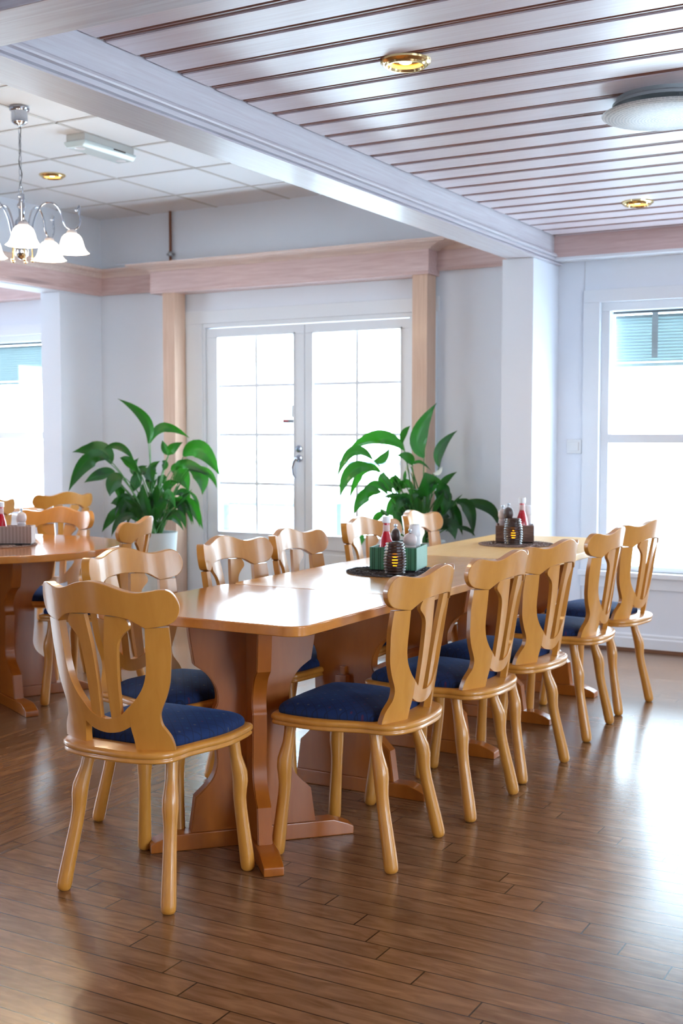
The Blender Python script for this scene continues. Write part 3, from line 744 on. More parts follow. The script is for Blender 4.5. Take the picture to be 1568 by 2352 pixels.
def make_chair(label, loc, rz, group):
    t = thing('dining_chair', label, 'chair', loc, rz, group)
    W_ = M_['chair']
    rail_r = [(.049, .886), (.091, .873), (.128, .866), (.164, .869), (.198, .875), (.221, .872), (.237, .858), (.246, .836), (.245, .818), (.236, .799), (.222, .786), (.206, .780), (.180, .775), (.150, .771, 1), (.127, .784), (.101, .796), (.051, .803)]
    full = [(0, .893)]+rail_r+[(0, .805)]+mirror(rail_r)
    bent_plate('crest_rail', smooth_poly(full, 4), -.003, .025, .007, t, W_)
    up = [(.212, .7745, 1), (.212, .714), (.207, .673), (.199, .623), (.185, .582), (.168, .547), (.163, .528), (.166, .506), (.176, .490), (.187, .472), (.193, .452), (.195, .437, 1),
          (.086, .437, 1), (.083, .465), (.0775, .498), (.0775, .553, 1), (.102, .577), (.126, .613), (.139, .656), (.144, .713), (.149, .7715, 1)]
    bent_plate('upright', smooth_poly(up, 4), 0, .021, .005, t, W_)
    bent_plate('upright', smooth_poly(mirror(up), 4), 0, .021, .005, t, W_)
    ur = [(0, .514), (.045, .525), (.077, .5525, 1), (.077, .4985, 1), (.045, .482), (0, .475), (-.045, .482), (-.077, .4985, 1), (-.077, .5525, 1), (-.045, .525)]
    bent_plate('lower_rail', smooth_poly(ur[::-1], 4), 0, .021, .004, t, W_)
    spl = [(.034, .801, 1), (.094, .798, 1), (.104, .783), (.103, .768), (.085, .752), (.070, .735), (.062, .709), (.055, .645), (.052, .590), (.051, .521, 1), (.018, .512, 1), (.016, .570), (.016, .640), (.020, .706), (.027, .757)]
    bent_plate('splat', smooth_poly(spl, 4), .003, .017, .004, t, W_)
    bent_plate('splat', smooth_poly(mirror(spl), 4), .003, .017, .004, t, W_)
    # seat board
    half = [(.062, -.236), (.118, -.224), (.160, -.203), (.184, -.172), (.190, -.135), (.191, -.095), (.203, -.045), (.217, .01), (.222, .065), (.218, .125), (.209, .180), (.196, .207), (.165, .216), (.09, .222)]
    outl = smooth_poly([(0, -.238)]+half+[(0, .224)]+mirror(half), 4)
    def inset(pl, d):
        n = len(pl); out = []
        for i in range(n):
            ax, ay = pl[i-1]; bx, by = pl[(i+1) % n]; tx, ty = bx-ax, by-ay; l = hypot(tx, ty)
            out.append((pl[i][0]-ty/l*d, pl[i][1]+tx/l*d))
        return out
    def rings_mesh(rings):
        b = MB(); n = len(rings[0]); vs = [p for r in rings for p in r]
        fs = [(i*n+j, i*n+(j+1) % n, (i+1)*n+(j+1) % n, (i+1)*n+j) for i in range(len(rings)-1) for j in range(n)]
        fs += [tuple(range(n-1, -1, -1)), tuple((len(rings)-1)*n+j for j in range(n))]
        b.add(vs, fs); return b
    rg = []
    for z, d in ((.404, .012), (.4045, .006), (.407, .003), (.411, .0025), (.4145, .005), (.417, .0055), (.419, .002), (.424, 0), (.430, .0005), (.4345, .004), (.437, .010)):
        rg.append([(x, y, z) for x, y in inset(outl, d)])
    rings_mesh(rg).build('seat_board', W_, t, smooth=True, angle=60)
    chalf = [(.06, -.152), (.115, -.148), (.160, -.125), (.172, -.095), (.182, -.045), (.194, .01), (.200, .065), (.197, .122), (.188, .172), (.172, .192), (.14, .200), (.08, .204)]
    co = smooth_poly([(0, -.152)]+chalf+[(0, .206)]+mirror(chalf), 4)
    rg = []
    for s, z in ((1, .4365), (1.008, .443), (1.004, .450), (.985, .457), (.95, .463), (.88, .469), (.75, .475), (.55, .480), (.3, .483), (.05, .484)):
        rg.append([(x*s, .03+(y-.03)*s, z) for x, y in co])
    rings_mesh(rg).build('cushion', M_['fabric'], t, smooth=True, angle=80)
    prof = [(0, .0175, 0), (.08, .0165, 0), (.16, .0165, .001), (.22, .0190, .004), (.28, .0215, .007), (.34, .0215, .006), (.40, .0195, .002), (.46, .0180, -.001), (.55, .0175, -.002), (.7, .0183, -.001), (.85, .0196, 0), (.94, .0200, 0), (.975, .0190, 0), (.992, .0155, 0), (1, .010, 0)]
    for tx, ty, fx, fy in ((.140, -.112, .182, -.190), (-.140, -.112, -.182, -.190), (.160, .158, .190, .190), (-.160, .158, -.190, .190)):
        p0 = Vector((tx, ty, .408)); p1 = Vector((fx, fy, 0)); dd = Vector((fx-tx, fy-ty, 0)).normalized()
        b = MB(); b.tube([p0.lerp(p1, q)+dd*o for q, r, o in prof], [r*1.07 for q, r, o in prof], 16)
        b.build('leg', W_, t, smooth=True, angle=60)
    return t

H90 = pi/2
chair = make_chair('pale wooden chair nearest the camera, seen from behind, at the table end', (-2.125, 2.69, 0), radians(1), 'chairs around the long table')
CH = [
 ('wooden chair with diamond-patterned blue cushion, nearest on the right side', -1.755, 3.237, 92.5, 'chairs around the long table'),
 ('second wooden chair from the camera on the right side', -1.729, 3.799, 88.5, 'chairs around the long table'),
 ('middle wooden chair of the right row, slightly turned outward', -1.723, 4.312, 84, 'chairs around the long table'),
 ('fourth wooden chair from the camera on the right side', -1.733, 4.992, 92, 'chairs around the long table'),
 ('last wooden chair of the right row, in front of the right window', -1.728, 5.558, 83, 'chairs around the long table'),
 ('nearest wooden chair on the left side, behind the front chair', -2.417, 3.175, -97, 'chairs around the long table'),
 ('second wooden chair on the left side, before the left door casing', -2.402, 3.781, -92.5, 'chairs around the long table'),
 ('third wooden chair on the left side, in front of the door mullion', -2.399, 4.256, -88, 'chairs around the long table'),
 ('fourth wooden chair on the left side, behind the ketchup bottle', -2.472, 4.996, -99, 'chairs around the long table'),
 ('farthest wooden chair on the left side, before the right plant', -2.478, 5.614, -88, 'chairs around the long table'),
 ('wooden chair at the round table, back to the planter on the left', -3.889, 4.467, 112, 'chairs around the round table'),
 ('orange-lit wooden chair facing us behind the round table', -4.485, 4.705, 195, 'chairs around the round table'),
 ('far wooden chair under a drooping leaf, in the left annex corner', -6.002, 6.425, 70, 'chairs in the left annex'),
 ('pale wooden chair partly cut off by the left edge, before the window', -5.917, 5.57, 78, 'chairs in the left annex'),
]
for lb, x, y, yaw, g in CH: copy_thing(chair, lb, (x, y, 0), radians(yaw), g)

# ================================================================== TABLES
def rounded_rect(x0, x1, y0, y1, r, n=6, skip=()):
    out = []
    for cx, cy, a0, key in ((x1-r, y0+r, -90, 'a'), (x1-r, y1-r, 0, 'b'), (x0+r, y1-r, 90, 'c'), (x0+r, y0+r, 180, 'd')):
        if key in skip:
            out.append((x1 if key in 'ab' else x0, y0 if key in 'ad' else y1)); continue
        for k in range(n+1):
            a = radians(a0+90*k/n); out.append((cx+r*cos(a), cy+r*sin(a)))
    return out

PANEL_R = [(.200, .05, 1), (.185, .160, 1), (.152, .191), (.128, .222), (.117, .262), (.118, .30), (.122, .36), (.1235, .415), (.124, .432, 1), (.115, .452), (.116, .485), (.128, .515), (.150, .545), (.186, .572, 1), (.200, .66), (.205, .719, 1)]
def pedestal_panel(parent, c, ang, th=.045, L=.325, sc=1.0, name='pedestal_panel'):
    half = [((p[0]*sc),)+tuple(p[1:]) for p in PANEL_R]
    outl = smooth_poly(half+mirror(half), 3)
    bm = bmesh.new(); f = bm.faces.new([bm.verts.new((u, -th/2, z)) for u, z in outl])
    r = bmesh.ops.extrude_face_region(bm, geom=[f])
    for v in r['geom']:
        if isinstance(v, bmesh.types.BMVert): v.co.y = th/2
    bmesh.ops.recalc_face_normals(bm, faces=bm.faces)
    rim = [e for e in bm.edges if abs(e.link_faces[0].normal.y) > .9 or abs(e.link_faces[1].normal.y) > .9]
    bmesh.ops.bevel(bm, geom=rim, offset=.003, segments=2, affect='EDGES', clamp_overlap=True)
    me = bpy.data.meshes.new(name); bm.to_mesh(me); bm.free(); me.materials.append(M_['table_leg'])
    me.polygons.foreach_set('use_smooth', [True]*len(me.polygons)); me.set_sharp_from_angle(angle=radians(35))
    o = bpy.data.objects.new(name, me); COL.objects.link(o); o.parent = parent; o.location = (c[0], c[1], 0); o.rotation_euler.z = ang
    w2 = th/2+.008; L *= 1
    b = MB(); pr = [(-L, .0), (L, .0), (L, .026), (L-.02, .036), (L-.068, .052), (-L+.068, .052), (-L+.02, .036), (-L, .026)]
    b.prism(pr, 'y', -w2, w2)
    f = b.build('foot', M_['table_leg'], parent, bevel=.004); f.location = (c[0], c[1], 0); f.rotation_euler.z = ang
    return o

def tabletop(parent, poly, z0=.72, z1=.75, name='tabletop', mat=None):
    b = MB(); b.prism(poly, 'z', z0, z1); return b.build(name, mat or M_['table'], parent, bevel=.004, seg=3)

def batten(parent, c, ang, L, w=.04, z0=.69, z1=.7195):
    b = MB(); pr = [(-L, z1), (-L, z0+.012), (-L+.025, z0), (L-.025, z0), (L, z0+.012), (L, z1)]
    b.prism(pr, 'y', -w, w); o = b.build('batten', M_['table_leg'], parent, bevel=.002); o.location = (c[0], c[1], 0); o.rotation_euler.z = ang

t1 = thing('dining_table', 'small square end table on a crossed pedestal, nearest of the long row', 'table', (-2.07, 3.14, 0), group='tables of the long row')
tabletop(t1, rounded_rect(-2.45+2.07, -1.70+2.07, 2.785-3.14, 3.518-3.14, .055))
pedestal_panel(t1, (0, -.035), radians(46.5)); pedestal_panel(t1, (0, -.035), radians(-45.5))
batten(t1, (0, -.035), radians(0), .31)
def trestle_table(label, y0, y1, ys, mat):
    cy = (y0+y1)/2
    t = thing('dining_table', label, 'table', (-2.07, cy, 0), group='tables of the long row')
    tabletop(t, rounded_rect(-2.445+2.07, -1.705+2.07, y0-cy, y1-cy, .06), mat=mat)
    for y in ys:
        pedestal_panel(t, (-.025, y-cy), 0); batten(t, (-.025, y-cy), 0, .31)
    b = MB(); b.box(-.048, .0, ys[0]-cy-.05, ys[1]-cy+.05, .30, .42); b.build('stretcher', M_['table_leg'], t, bevel=.004)
    for s, y in ((-1, ys[0]), (1, ys[1])):
        b = MB(); b.box(-.036, -.012, y-cy+s*.028-.008, y-cy+s*.028+.014, .27, .45); b.build('wedge', M_['table_leg'], t, bevel=.003)
    return t
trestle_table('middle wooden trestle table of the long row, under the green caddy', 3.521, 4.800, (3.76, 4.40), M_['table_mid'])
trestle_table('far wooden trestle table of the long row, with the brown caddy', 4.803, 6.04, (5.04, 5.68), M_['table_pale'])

t4 = thing('round_table', 'round wooden table on a crossed pedestal at the left', 'table', (-4.32, 4.23, 0))
tabletop(t4, [(.62*cos(2*pi*k/72), .62*sin(2*pi*k/72)) for k in range(72)], .717)
pedestal_panel(t4, (.035, -.01), radians(-26.4), .045, .455, 1.42); pedestal_panel(t4, (.035, -.01), radians(63.6), .045, .455, 1.42)
batten(t4, (.035, -.01), radians(18), .42)
t5 = thing('dining_table', 'wooden table in the left annex below the window', 'table', (-6.80, 6.08, 0))
tabletop(t5, rounded_rect(-.37, .37, -.78, .78, .05))
for y in (-.45, .45): pedestal_panel(t5, (0, y), 0)

# ================================================================== TABLE ITEMS
def placemat(loc, r, label, mat, seed):
    rnd = random.Random(seed); b = MB()
    b.lathe([(.001, .0), (r-.006, .0), (r-.006, .002), (.001, .002)], n=40)
    for k in range(230):
        a = rnd.uniform(0, 2*pi); rr = r*sqrt(rnd.uniform(.03, .93)); h = a+rnd.uniform(-1.2, 1.2)+pi/2; L = rnd.uniform(.010, .024); cv = rnd.uniform(-.012, .012)
        pts = []
        for j in range(4):
            s = (j/3-.5)*2; off = cv*(1-s*s)
            pts.append((rr*cos(a)+cos(h)*L*s-sin(h)*off, rr*sin(a)+sin(h)*L*s+cos(h)*off, .003+.0022*(1-s*s)+rnd.uniform(0, .001)))
        b.tube(pts, .0021, 5)
    for k in range(70):
        a = 2*pi*k/70; b.tube([(r*cos(a-.05), r*sin(a-.05), .002), ((r+.004)*cos(a), (r+.004)*sin(a), .0045), (r*cos(a+.05), r*sin(a+.05), .002)], .0024, 5)
    o = b.build('placemat', mat, smooth=True); o.location = loc
    return tag(o, label, 'placemat', 'woven placemats')
TZ = .7502
placemat((-2.085, 4.125, TZ), .185, 'round dark grey woven placemat under the green striped caddy', M_['woven'], 1)
placemat((-2.115, 5.475, TZ), .175, 'round brown woven placemat under the wooden caddy, far table', M_['woven2'], 2)
placemat((-4.285, 4.215, TZ), .185, 'round reddish woven placemat on the round table', M_['woven2'], 3)
MZ = .7565

def stripe_mat(name, c1, c2, scale):
    m, nt, b = new_mat(name); tc = node(nt, 'ShaderNodeTexCoord'); sp = node(nt, 'ShaderNodeSeparateXYZ'); nt.links.new(tc.outputs['Object'], sp.inputs[0])
    a = node(nt, 'ShaderNodeMath', operation='ADD'); nt.links.new(sp.outputs[0], a.inputs[0]); nt.links.new(sp.outputs[1], a.inputs[1])
    ml = node(nt, 'ShaderNodeMath', operation='MULTIPLY'); ml.inputs[1].default_value = scale; nt.links.new(a.outputs[0], ml.inputs[0])
    fr = node(nt, 'ShaderNodeMath', operation='FRACT'); nt.links.new(ml.outputs[0], fr.inputs[0])
    r = node(nt, 'ShaderNodeValToRGB'); e = r.color_ramp.elements; r.color_ramp.interpolation = 'CONSTANT'
    e[0].color = c1; e[1].position = .55; e[1].color = c2; k = e.new(.7); k.color = c1; k = e.new(.85); k.color = c2
    nt.links.new(fr.outputs[0], r.inputs[0]); nt.links.new(r.outputs[0], b.inputs['Base Color']); b.inputs['Roughness'].default_value = .5
    return m
def caddy(loc, rz, w_, d_, h_, label, mat):
    t = thing('condiment_caddy', label, 'caddy', loc, rz, 'condiment caddies')
    b = MB(); th = .008
    b.box(-w_/2, w_/2, -d_/2, d_/2, .006, .012); b.box(-w_/2, w_/2, -d_/2, -d_/2+th, .012, h_); b.box(-w_/2, w_/2, d_/2-th, d_/2, .012, h_)
    b.box(-w_/2, -w_/2+th, -d_/2+th, d_/2-th, .012, h_); b.box(w_/2-th, w_/2, -d_/2+th, d_/2-th, .012, h_)
    b.build('box', mat, t, bevel=.0012)
    b = MB(); b.box(-w_/2+.006, w_/2-.006, -d_/2+.006, d_/2-.006, 0, .006); b.build('base', M_['dark'], t)
    return t
def bottle(loc, label, h=.20):
    t = thing('ketchup_bottle', label, 'bottle', loc, 0, 'ketchup bottles')
    s = h/.20
    b = MB(); b.lathe([(r*s, z*s) for r, z in [(.001, 0), (.027, 0), (.031, .004), (.0315, .05), (.030, .075), (.024, .105), (.017, .128), (.0125, .142), (.0125, .176), (.001, .176)]], n=10); bb = b.build('bottle_body', M_['ketchup'], t, smooth=True, angle=50)
    b = MB(); b.lathe([(r*s, z*s) for r, z in [(.0128, .1415), (.0140, .143), (.0132, .165), (.0128, .166)]], n=20); b.build('neck_label', M_['label'], bb, smooth=True)
    b = MB(); b.lathe([(r*s, z*s) for r, z in [(.013, .174), (.0165, .175), (.0165, .196), (.0155, .2), (.001, .2)]], n=24); b.build('cap', M_['ceramic'], t, smooth=True, angle=50)
    b = MB(); b.lathe([(r*s, z*s) for r, z in [(.0318, .02), (.0322, .022), (.0322, .068), (.0316, .07)]], n=20); b.build('front_label', M_['label'], bb, smooth=True)
    return t
def mill(loc, label, mat, h=.115, k=1.0):
    s = h/.115; K = k
    t = thing('spice_mill', label, 'mill', loc, 0, 'salt and pepper mills')
    b = MB(); b.lathe([(r*K, z*s) for r, z in [(.001, 0), (.021, 0), (.022, .004), (.020, .012), (.0175, .030), (.0165, .045), (.0185, .056), (.0200, .060), (.0200, .064), (.0180, .066), (.001, .066)]], n=24); b.build('mill_body', mat, t, smooth=True, angle=40)
    b = MB(); b.lathe([(r*K, z*s) for r, z in [(.001, .067), (.017, .067), (.0205, .070), (.0235, .078), (.0235, .087), (.020, .095), (.012, .100), (.004, .102), (.001, .102)]], n=24); mh = b.build('mill_head', mat, t, smooth=True, angle=40)
    b = MB(); b.lathe([(r*s, z*s) for r, z in [(.001, .100), (.006, .101), (.003, .104), (.003, .107), (.0055, .110), (.005, .114), (.001, .115)]], n=12); b.build('top_knob', M_['steel'], mh, smooth=True)
    return t
def shaker(loc, label, h=.12, r=.019):
    t = thing('ceramic_shaker', label, 'shaker', loc, 0, 'white ceramic shakers')
    b = MB(); b.lathe([(.001, 0), (r, 0), (r+.001, .003), (r+.001, h*.72), (.001, h*.72)], n=24); b.build('jar', M_['ceramic'], t, smooth=True, angle=40)
    b = MB(); b.lathe([(.001, h*.725), (r+.003, h*.725), (r+.0035, h*.75), (r+.003, h*.93), (r-.003, h), (.001, h)], n=24); b.build('lid', M_['ceramic'], t, smooth=True, angle=40)
    return t
def candle(loc, label, r=.044, h=.118):
    t = thing('candle_holder', label, 'candle holder', loc, 0, 'ribbed brown candle holders')
    m = bpy.data.materials.get('amber_glass')
    if m is None:
        m = glassy('amber_glass', (.55, .24, .05, 1), .04, .15)
    N = 11
    def R_(z): q = z/h; return r*(.80+.20*sin(pi*min(1, q*.95+.12)))*(1 if q < .9 else 1-.6*(q-.9))
    # ribs: one continuous wall, thick opaque ribs with thin amber glass grooves between
    b = MB(); n = 40
    prof = []; idx = []
    for k in range(N):
        z0 = h*k/N; z1 = h*(k+1)/N; zm = (z0+z1)/2
        prof += [(R_(z0)-.004, z0, 1), (R_(z0+.0022)-.0038, z0+.0022, 0), (R_(zm)+.0005, zm-.002, 0), (R_(zm)+.0005, zm+.0015, 0), (R_(z1)-.0038, z1-.0008, 1)]
    prof.append((R_(h)-.004, h, 0)); prof.append((R_(h)-.008, h, 0)); prof += [(R_(z)-.0085, z, 0) for z in (h*.97,)]
    vs = []
    for (rr, z, _) in prof:
        for j in range(n):
            a = 2*pi*j/n; vs.append((rr*cos(a), rr*sin(a), z))
    b.v = vs
    for i in range(len(prof)-1):
        q = prof[i][2]
        for j in range(n):
            b.f.append((i*n+j, i*n+(j+1) % n, (i+1)*n+(j+1) % n, (i+1)*n+j)); b.m.append(1 if (q == 1 and i % 5 == 0 and .25 < prof[i][1]/h < .68) else 0)
    b.f.append(tuple(range(n-1, -1, -1))); b.m.append(0)
    b.build('holder', [M_['brownglass'], m], t, smooth=True, angle=70)
    b = MB(); b.lathe([(.001, .004), (.019, .004), (.019, .020), (.001, .020)], n=24); tl = b.build('tealight', M_['ceramic'], t)
    b = MB(); b.lathe([(.001, .022), (.007, .028), (.0105, .040), (.0105, .054), (.005, .064), (.001, .070)], n=14); b.build('flame', M_['flame'], tl, smooth=True)
    point((loc[0], loc[1], loc[2]+.045), .5, (1, .6, .2), .012, name='candle_light')
    return t
green = stripe_mat('green_striped_wood', srgb(84, 158, 124), srgb(46, 100, 74), 42)
brown = wood('brown_box_wood', srgb(150, 122, 110), srgb(110, 84, 74), (4, 30, 30), .6, .1)
brown2 = stripe_mat('grey_brown_striped_wood', srgb(168, 146, 136), srgb(128, 104, 96), 60)
def caddy_set(c, rz, items, w_, d_, h_, label, mat):
    caddy((c[0], c[1], MZ), rz, w_, d_, h_, label, mat)
rz1 = radians(13)
caddy((-2.098, 4.180, MZ), rz1, .185, .19, .092, 'green striped wooden caddy on the middle table', green)
CB = MZ+.0125
bottle((-2.125, 4.125, CB), 'red ketchup bottle in the green striped caddy', .196)
mill((-2.130, 4.215, CB), 'dark brown pepper mill beside ketchup in the green caddy', M_['milldark'], .160, .80)
mill((-2.040, 4.160, CB), 'whitewashed mill at the front of the green caddy', M_['millwhite'], .148, 1.12)
shaker((-2.055, 4.235, CB), 'tall white ceramic shaker at the back of the green caddy', .160, .021)
candle((-2.042, 4.035, MZ), 'ribbed brown candle holder glowing before the green caddy')
caddy((-2.155, 5.560, MZ), radians(22), .185, .17, .085, 'brown wooden caddy on the far table', brown)
bottle((-2.115, 5.555, CB), 'red ketchup bottle in the brown wooden caddy', .205)
mill((-2.172, 5.520, CB), 'dark pepper mill behind the far candle holder', M_['milldark'], .180, 1.05)
mill((-2.225, 5.580, CB), 'white mill at the left of the brown wooden caddy', M_['millwhite'], .165)
shaker((-2.110, 5.625, CB), 'white ceramic shaker at the right of the brown wooden caddy', .165, .018)
candle((-2.105, 5.415, MZ), 'ribbed brown candle holder glowing on the far table', .046, .125)
caddy((-4.215, 4.255, MZ), radians(32), .20, .10, .088, 'grey brown striped wooden caddy on the round table', brown2)
bottle((-4.262, 4.228, CB), 'red ketchup bottle at the left edge, on the round table', .19)
mill((-4.175, 4.275, CB), 'whitewashed mill in the caddy on the round table', M_['millwhite'], .160)

# ================================================================== PLANTS
LEAVES_A=[[[-5.031,6.327,1.227],[-5.029,6.295,1.391],[-5.177,6.191,1.523],0.074,0,0.35],[[-5.098,6.428,1.231],[-5.024,6.494,1.336],[-4.886,6.586,1.263],0.063,0,-0.24],[[-5.166,6.33,1.128],[-5.251,6.282,1.211],[-5.337,6.233,1.183],0.047,0,-0.05],[[-5.316,6.281,1.091],[-5.388,6.254,1.185],[-5.553,6.169,1.169],0.105,0,0.29],[[-5.256,6.191,1.124],[-5.36,6.096,1.114],[-5.456,6.019,0.91],0.103,0,-0.47],[[-5.36,6.296,1.006],[-5.414,6.297,1.037],[-5.457,6.291,1.063],0.037,1,-0.07],[[-5.305,6.311,1.033],[-5.401,6.281,1.016],[-5.511,6.234,0.963],0.084,0,-0.5],[[-5.22,6.289,1.008],[-5.267,6.257,0.967],[-5.294,6.239,0.873],0.104,0,0.22],[[-5.112,6.302,1.036],[-5.147,6.258,1.103],[-5.187,6.22,1.134],0.072,0,0.45],[[-5.203,6.399,1.016],[-5.233,6.419,1.068],[-5.215,6.451,1.131],0.053,0,-0.47],[[-4.906,6.373,1.15],[-4.856,6.358,1.196],[-4.784,6.372,1.237],0.061,0,0.04],[[-5.01,6.516,1.15],[-5.054,6.532,1.194],[-5.082,6.54,1.249],0.047,0,-0.12],[[-4.839,6.453,1.144],[-4.726,6.491,1.186],[-4.607,6.542,1.011],0.113,0,-0.08],[[-4.863,6.399,1.052],[-4.777,6.404,1.094],[-4.613,6.47,1.013],0.061,0,-0.28],[[-4.938,6.446,1.05],[-4.881,6.473,1.029],[-4.83,6.498,0.905],0.114,0,-0.0],[[-4.806,6.476,1.051],[-4.73,6.494,1.01],[-4.714,6.488,0.887],0.093,0,-0.27],[[-4.822,6.463,1.051],[-4.692,6.511,1.041],[-4.626,6.532,0.928],0.046,0,-0.04],[[-5.025,6.365,0.968],[-5.027,6.344,1.051],[-4.966,6.367,1.113],0.062,0,-0.48],[[-5.169,6.404,0.964],[-5.194,6.421,1.037],[-5.149,6.465,1.078],0.053,0,0.06],[[-5.165,6.363,0.766],[-5.245,6.332,0.829],[-5.331,6.291,0.823],0.094,0,-0.31],[[-5.263,6.386,0.794],[-5.372,6.369,0.739],[-5.458,6.348,0.62],0.064,0,0.36],[[-5.101,6.284,0.742],[-5.172,6.21,0.733],[-5.219,6.162,0.611],0.052,0,-0.17],[[-4.973,6.489,0.807],[-4.902,6.549,0.796],[-4.859,6.586,0.679],0.042,0,0.21],[[-4.98,6.533,0.879],[-4.936,6.597,0.888],[-4.941,6.619,0.791],0.058,0,-0.08],[[-4.885,6.563,0.901],[-4.855,6.61,0.847],[-4.842,6.635,0.719],0.023,0,0.17],[[-4.933,6.419,0.77],[-4.861,6.442,0.751],[-4.824,6.452,0.658],0.047,0,0.09],[[-5.03,6.493,0.711],[-4.993,6.548,0.719],[-4.95,6.594,0.633],0.042,0,0.35],[[-5.076,6.383,0.695],[-5.039,6.405,0.799],[-5.084,6.38,0.904],0.083,0,0.09],[[-4.983,6.332,0.722],[-4.923,6.323,0.827],[-4.864,6.331,0.849],0.062,0,-0.26],[[-5.139,6.412,0.691],[-5.209,6.4,0.742],[-5.319,6.355,0.762],0.063,0,-0.09],[[-5.018,6.343,0.699],[-5.045,6.298,0.846],[-5.043,6.281,0.97],0.062,0,0.05],[[-5.045,6.444,0.692],[-5.045,6.463,0.838],[-5.068,6.461,0.985],0.052,0,0.17],[[-4.968,6.416,0.905],[-4.934,6.423,0.957],[-4.876,6.449,0.968],0.057,0,-0.06],[[-5.074,6.385,0.966],[-5.038,6.406,1.008],[-5.029,6.412,1.008],0.031,1,0.28],[[-5.176,6.331,0.904],[-5.149,6.348,0.987],[-5.131,6.359,1.05],0.073,0,-0.11],[[-5.092,6.371,0.747],[-5.045,6.397,0.862],[-4.972,6.437,0.862],0.073,0,-0.47],[[-5.074,6.283,0.722],[-5.086,6.234,0.807],[-5.133,6.182,0.87],0.062,0,0.2],[[-5.315,6.354,0.963],[-5.332,6.389,0.898],[-5.357,6.402,0.849],0.064,0,0.09],[[-4.978,6.414,1.05],[-4.963,6.412,1.092],[-4.978,6.398,1.113],0.041,0,-0.33],[[-5.07,6.386,0.917],[-5.068,6.387,0.989],[-5.067,6.388,0.945],0.066,0,0.48],[[-5.085,6.437,0.922],[-5.103,6.452,1.008],[-5.116,6.459,0.963],0.069,0,0.04],[[-5.051,6.475,0.944],[-5.057,6.505,0.988],[-5.056,6.526,0.938],0.06,0,-0.27],[[-5.184,6.324,0.821],[-5.232,6.299,0.865],[-5.282,6.271,0.721],0.049,0,0.45],[[-4.914,6.49,0.781],[-4.853,6.532,0.825],[-4.792,6.571,0.661],0.073,0,-0.04],[[-5.086,6.326,0.768],[-5.096,6.299,0.813],[-5.113,6.277,0.691],0.049,0,0.05],[[-5.179,6.425,0.799],[-5.239,6.433,0.842],[-5.291,6.429,0.726],0.067,0,-0.49],[[-5.111,6.425,0.966],[-5.134,6.438,1.033],[-5.152,6.444,0.988],0.074,0,0.32],[[-5.102,6.453,0.935],[-5.121,6.477,1.024],[-5.134,6.491,0.978],0.059,0,0.24],[[-4.937,6.529,0.768],[-4.881,6.589,0.812],[-4.82,6.64,0.642],0.077,0,0.02],[[-5.106,6.379,0.837],[-5.13,6.371,0.882],[-5.153,6.361,0.813],0.05,0,-0.07],[[-4.935,6.364,0.846],[-4.879,6.355,0.892],[-4.833,6.356,0.796],0.062,0,0.37],[[-4.927,6.482,0.79],[-4.883,6.513,0.835],[-4.839,6.542,0.677],0.056,0,-0.3],[[-4.957,6.45,0.787],[-4.907,6.479,0.832],[-4.859,6.506,0.688],0.064,0,-0.02],[[-5.154,6.307,0.795],[-5.188,6.275,0.84],[-5.227,6.245,0.692],0.058,0,-0.15],[[-5.151,6.349,0.773],[-5.181,6.335,0.817],[-5.212,6.32,0.672],0.079,0,0.12]]
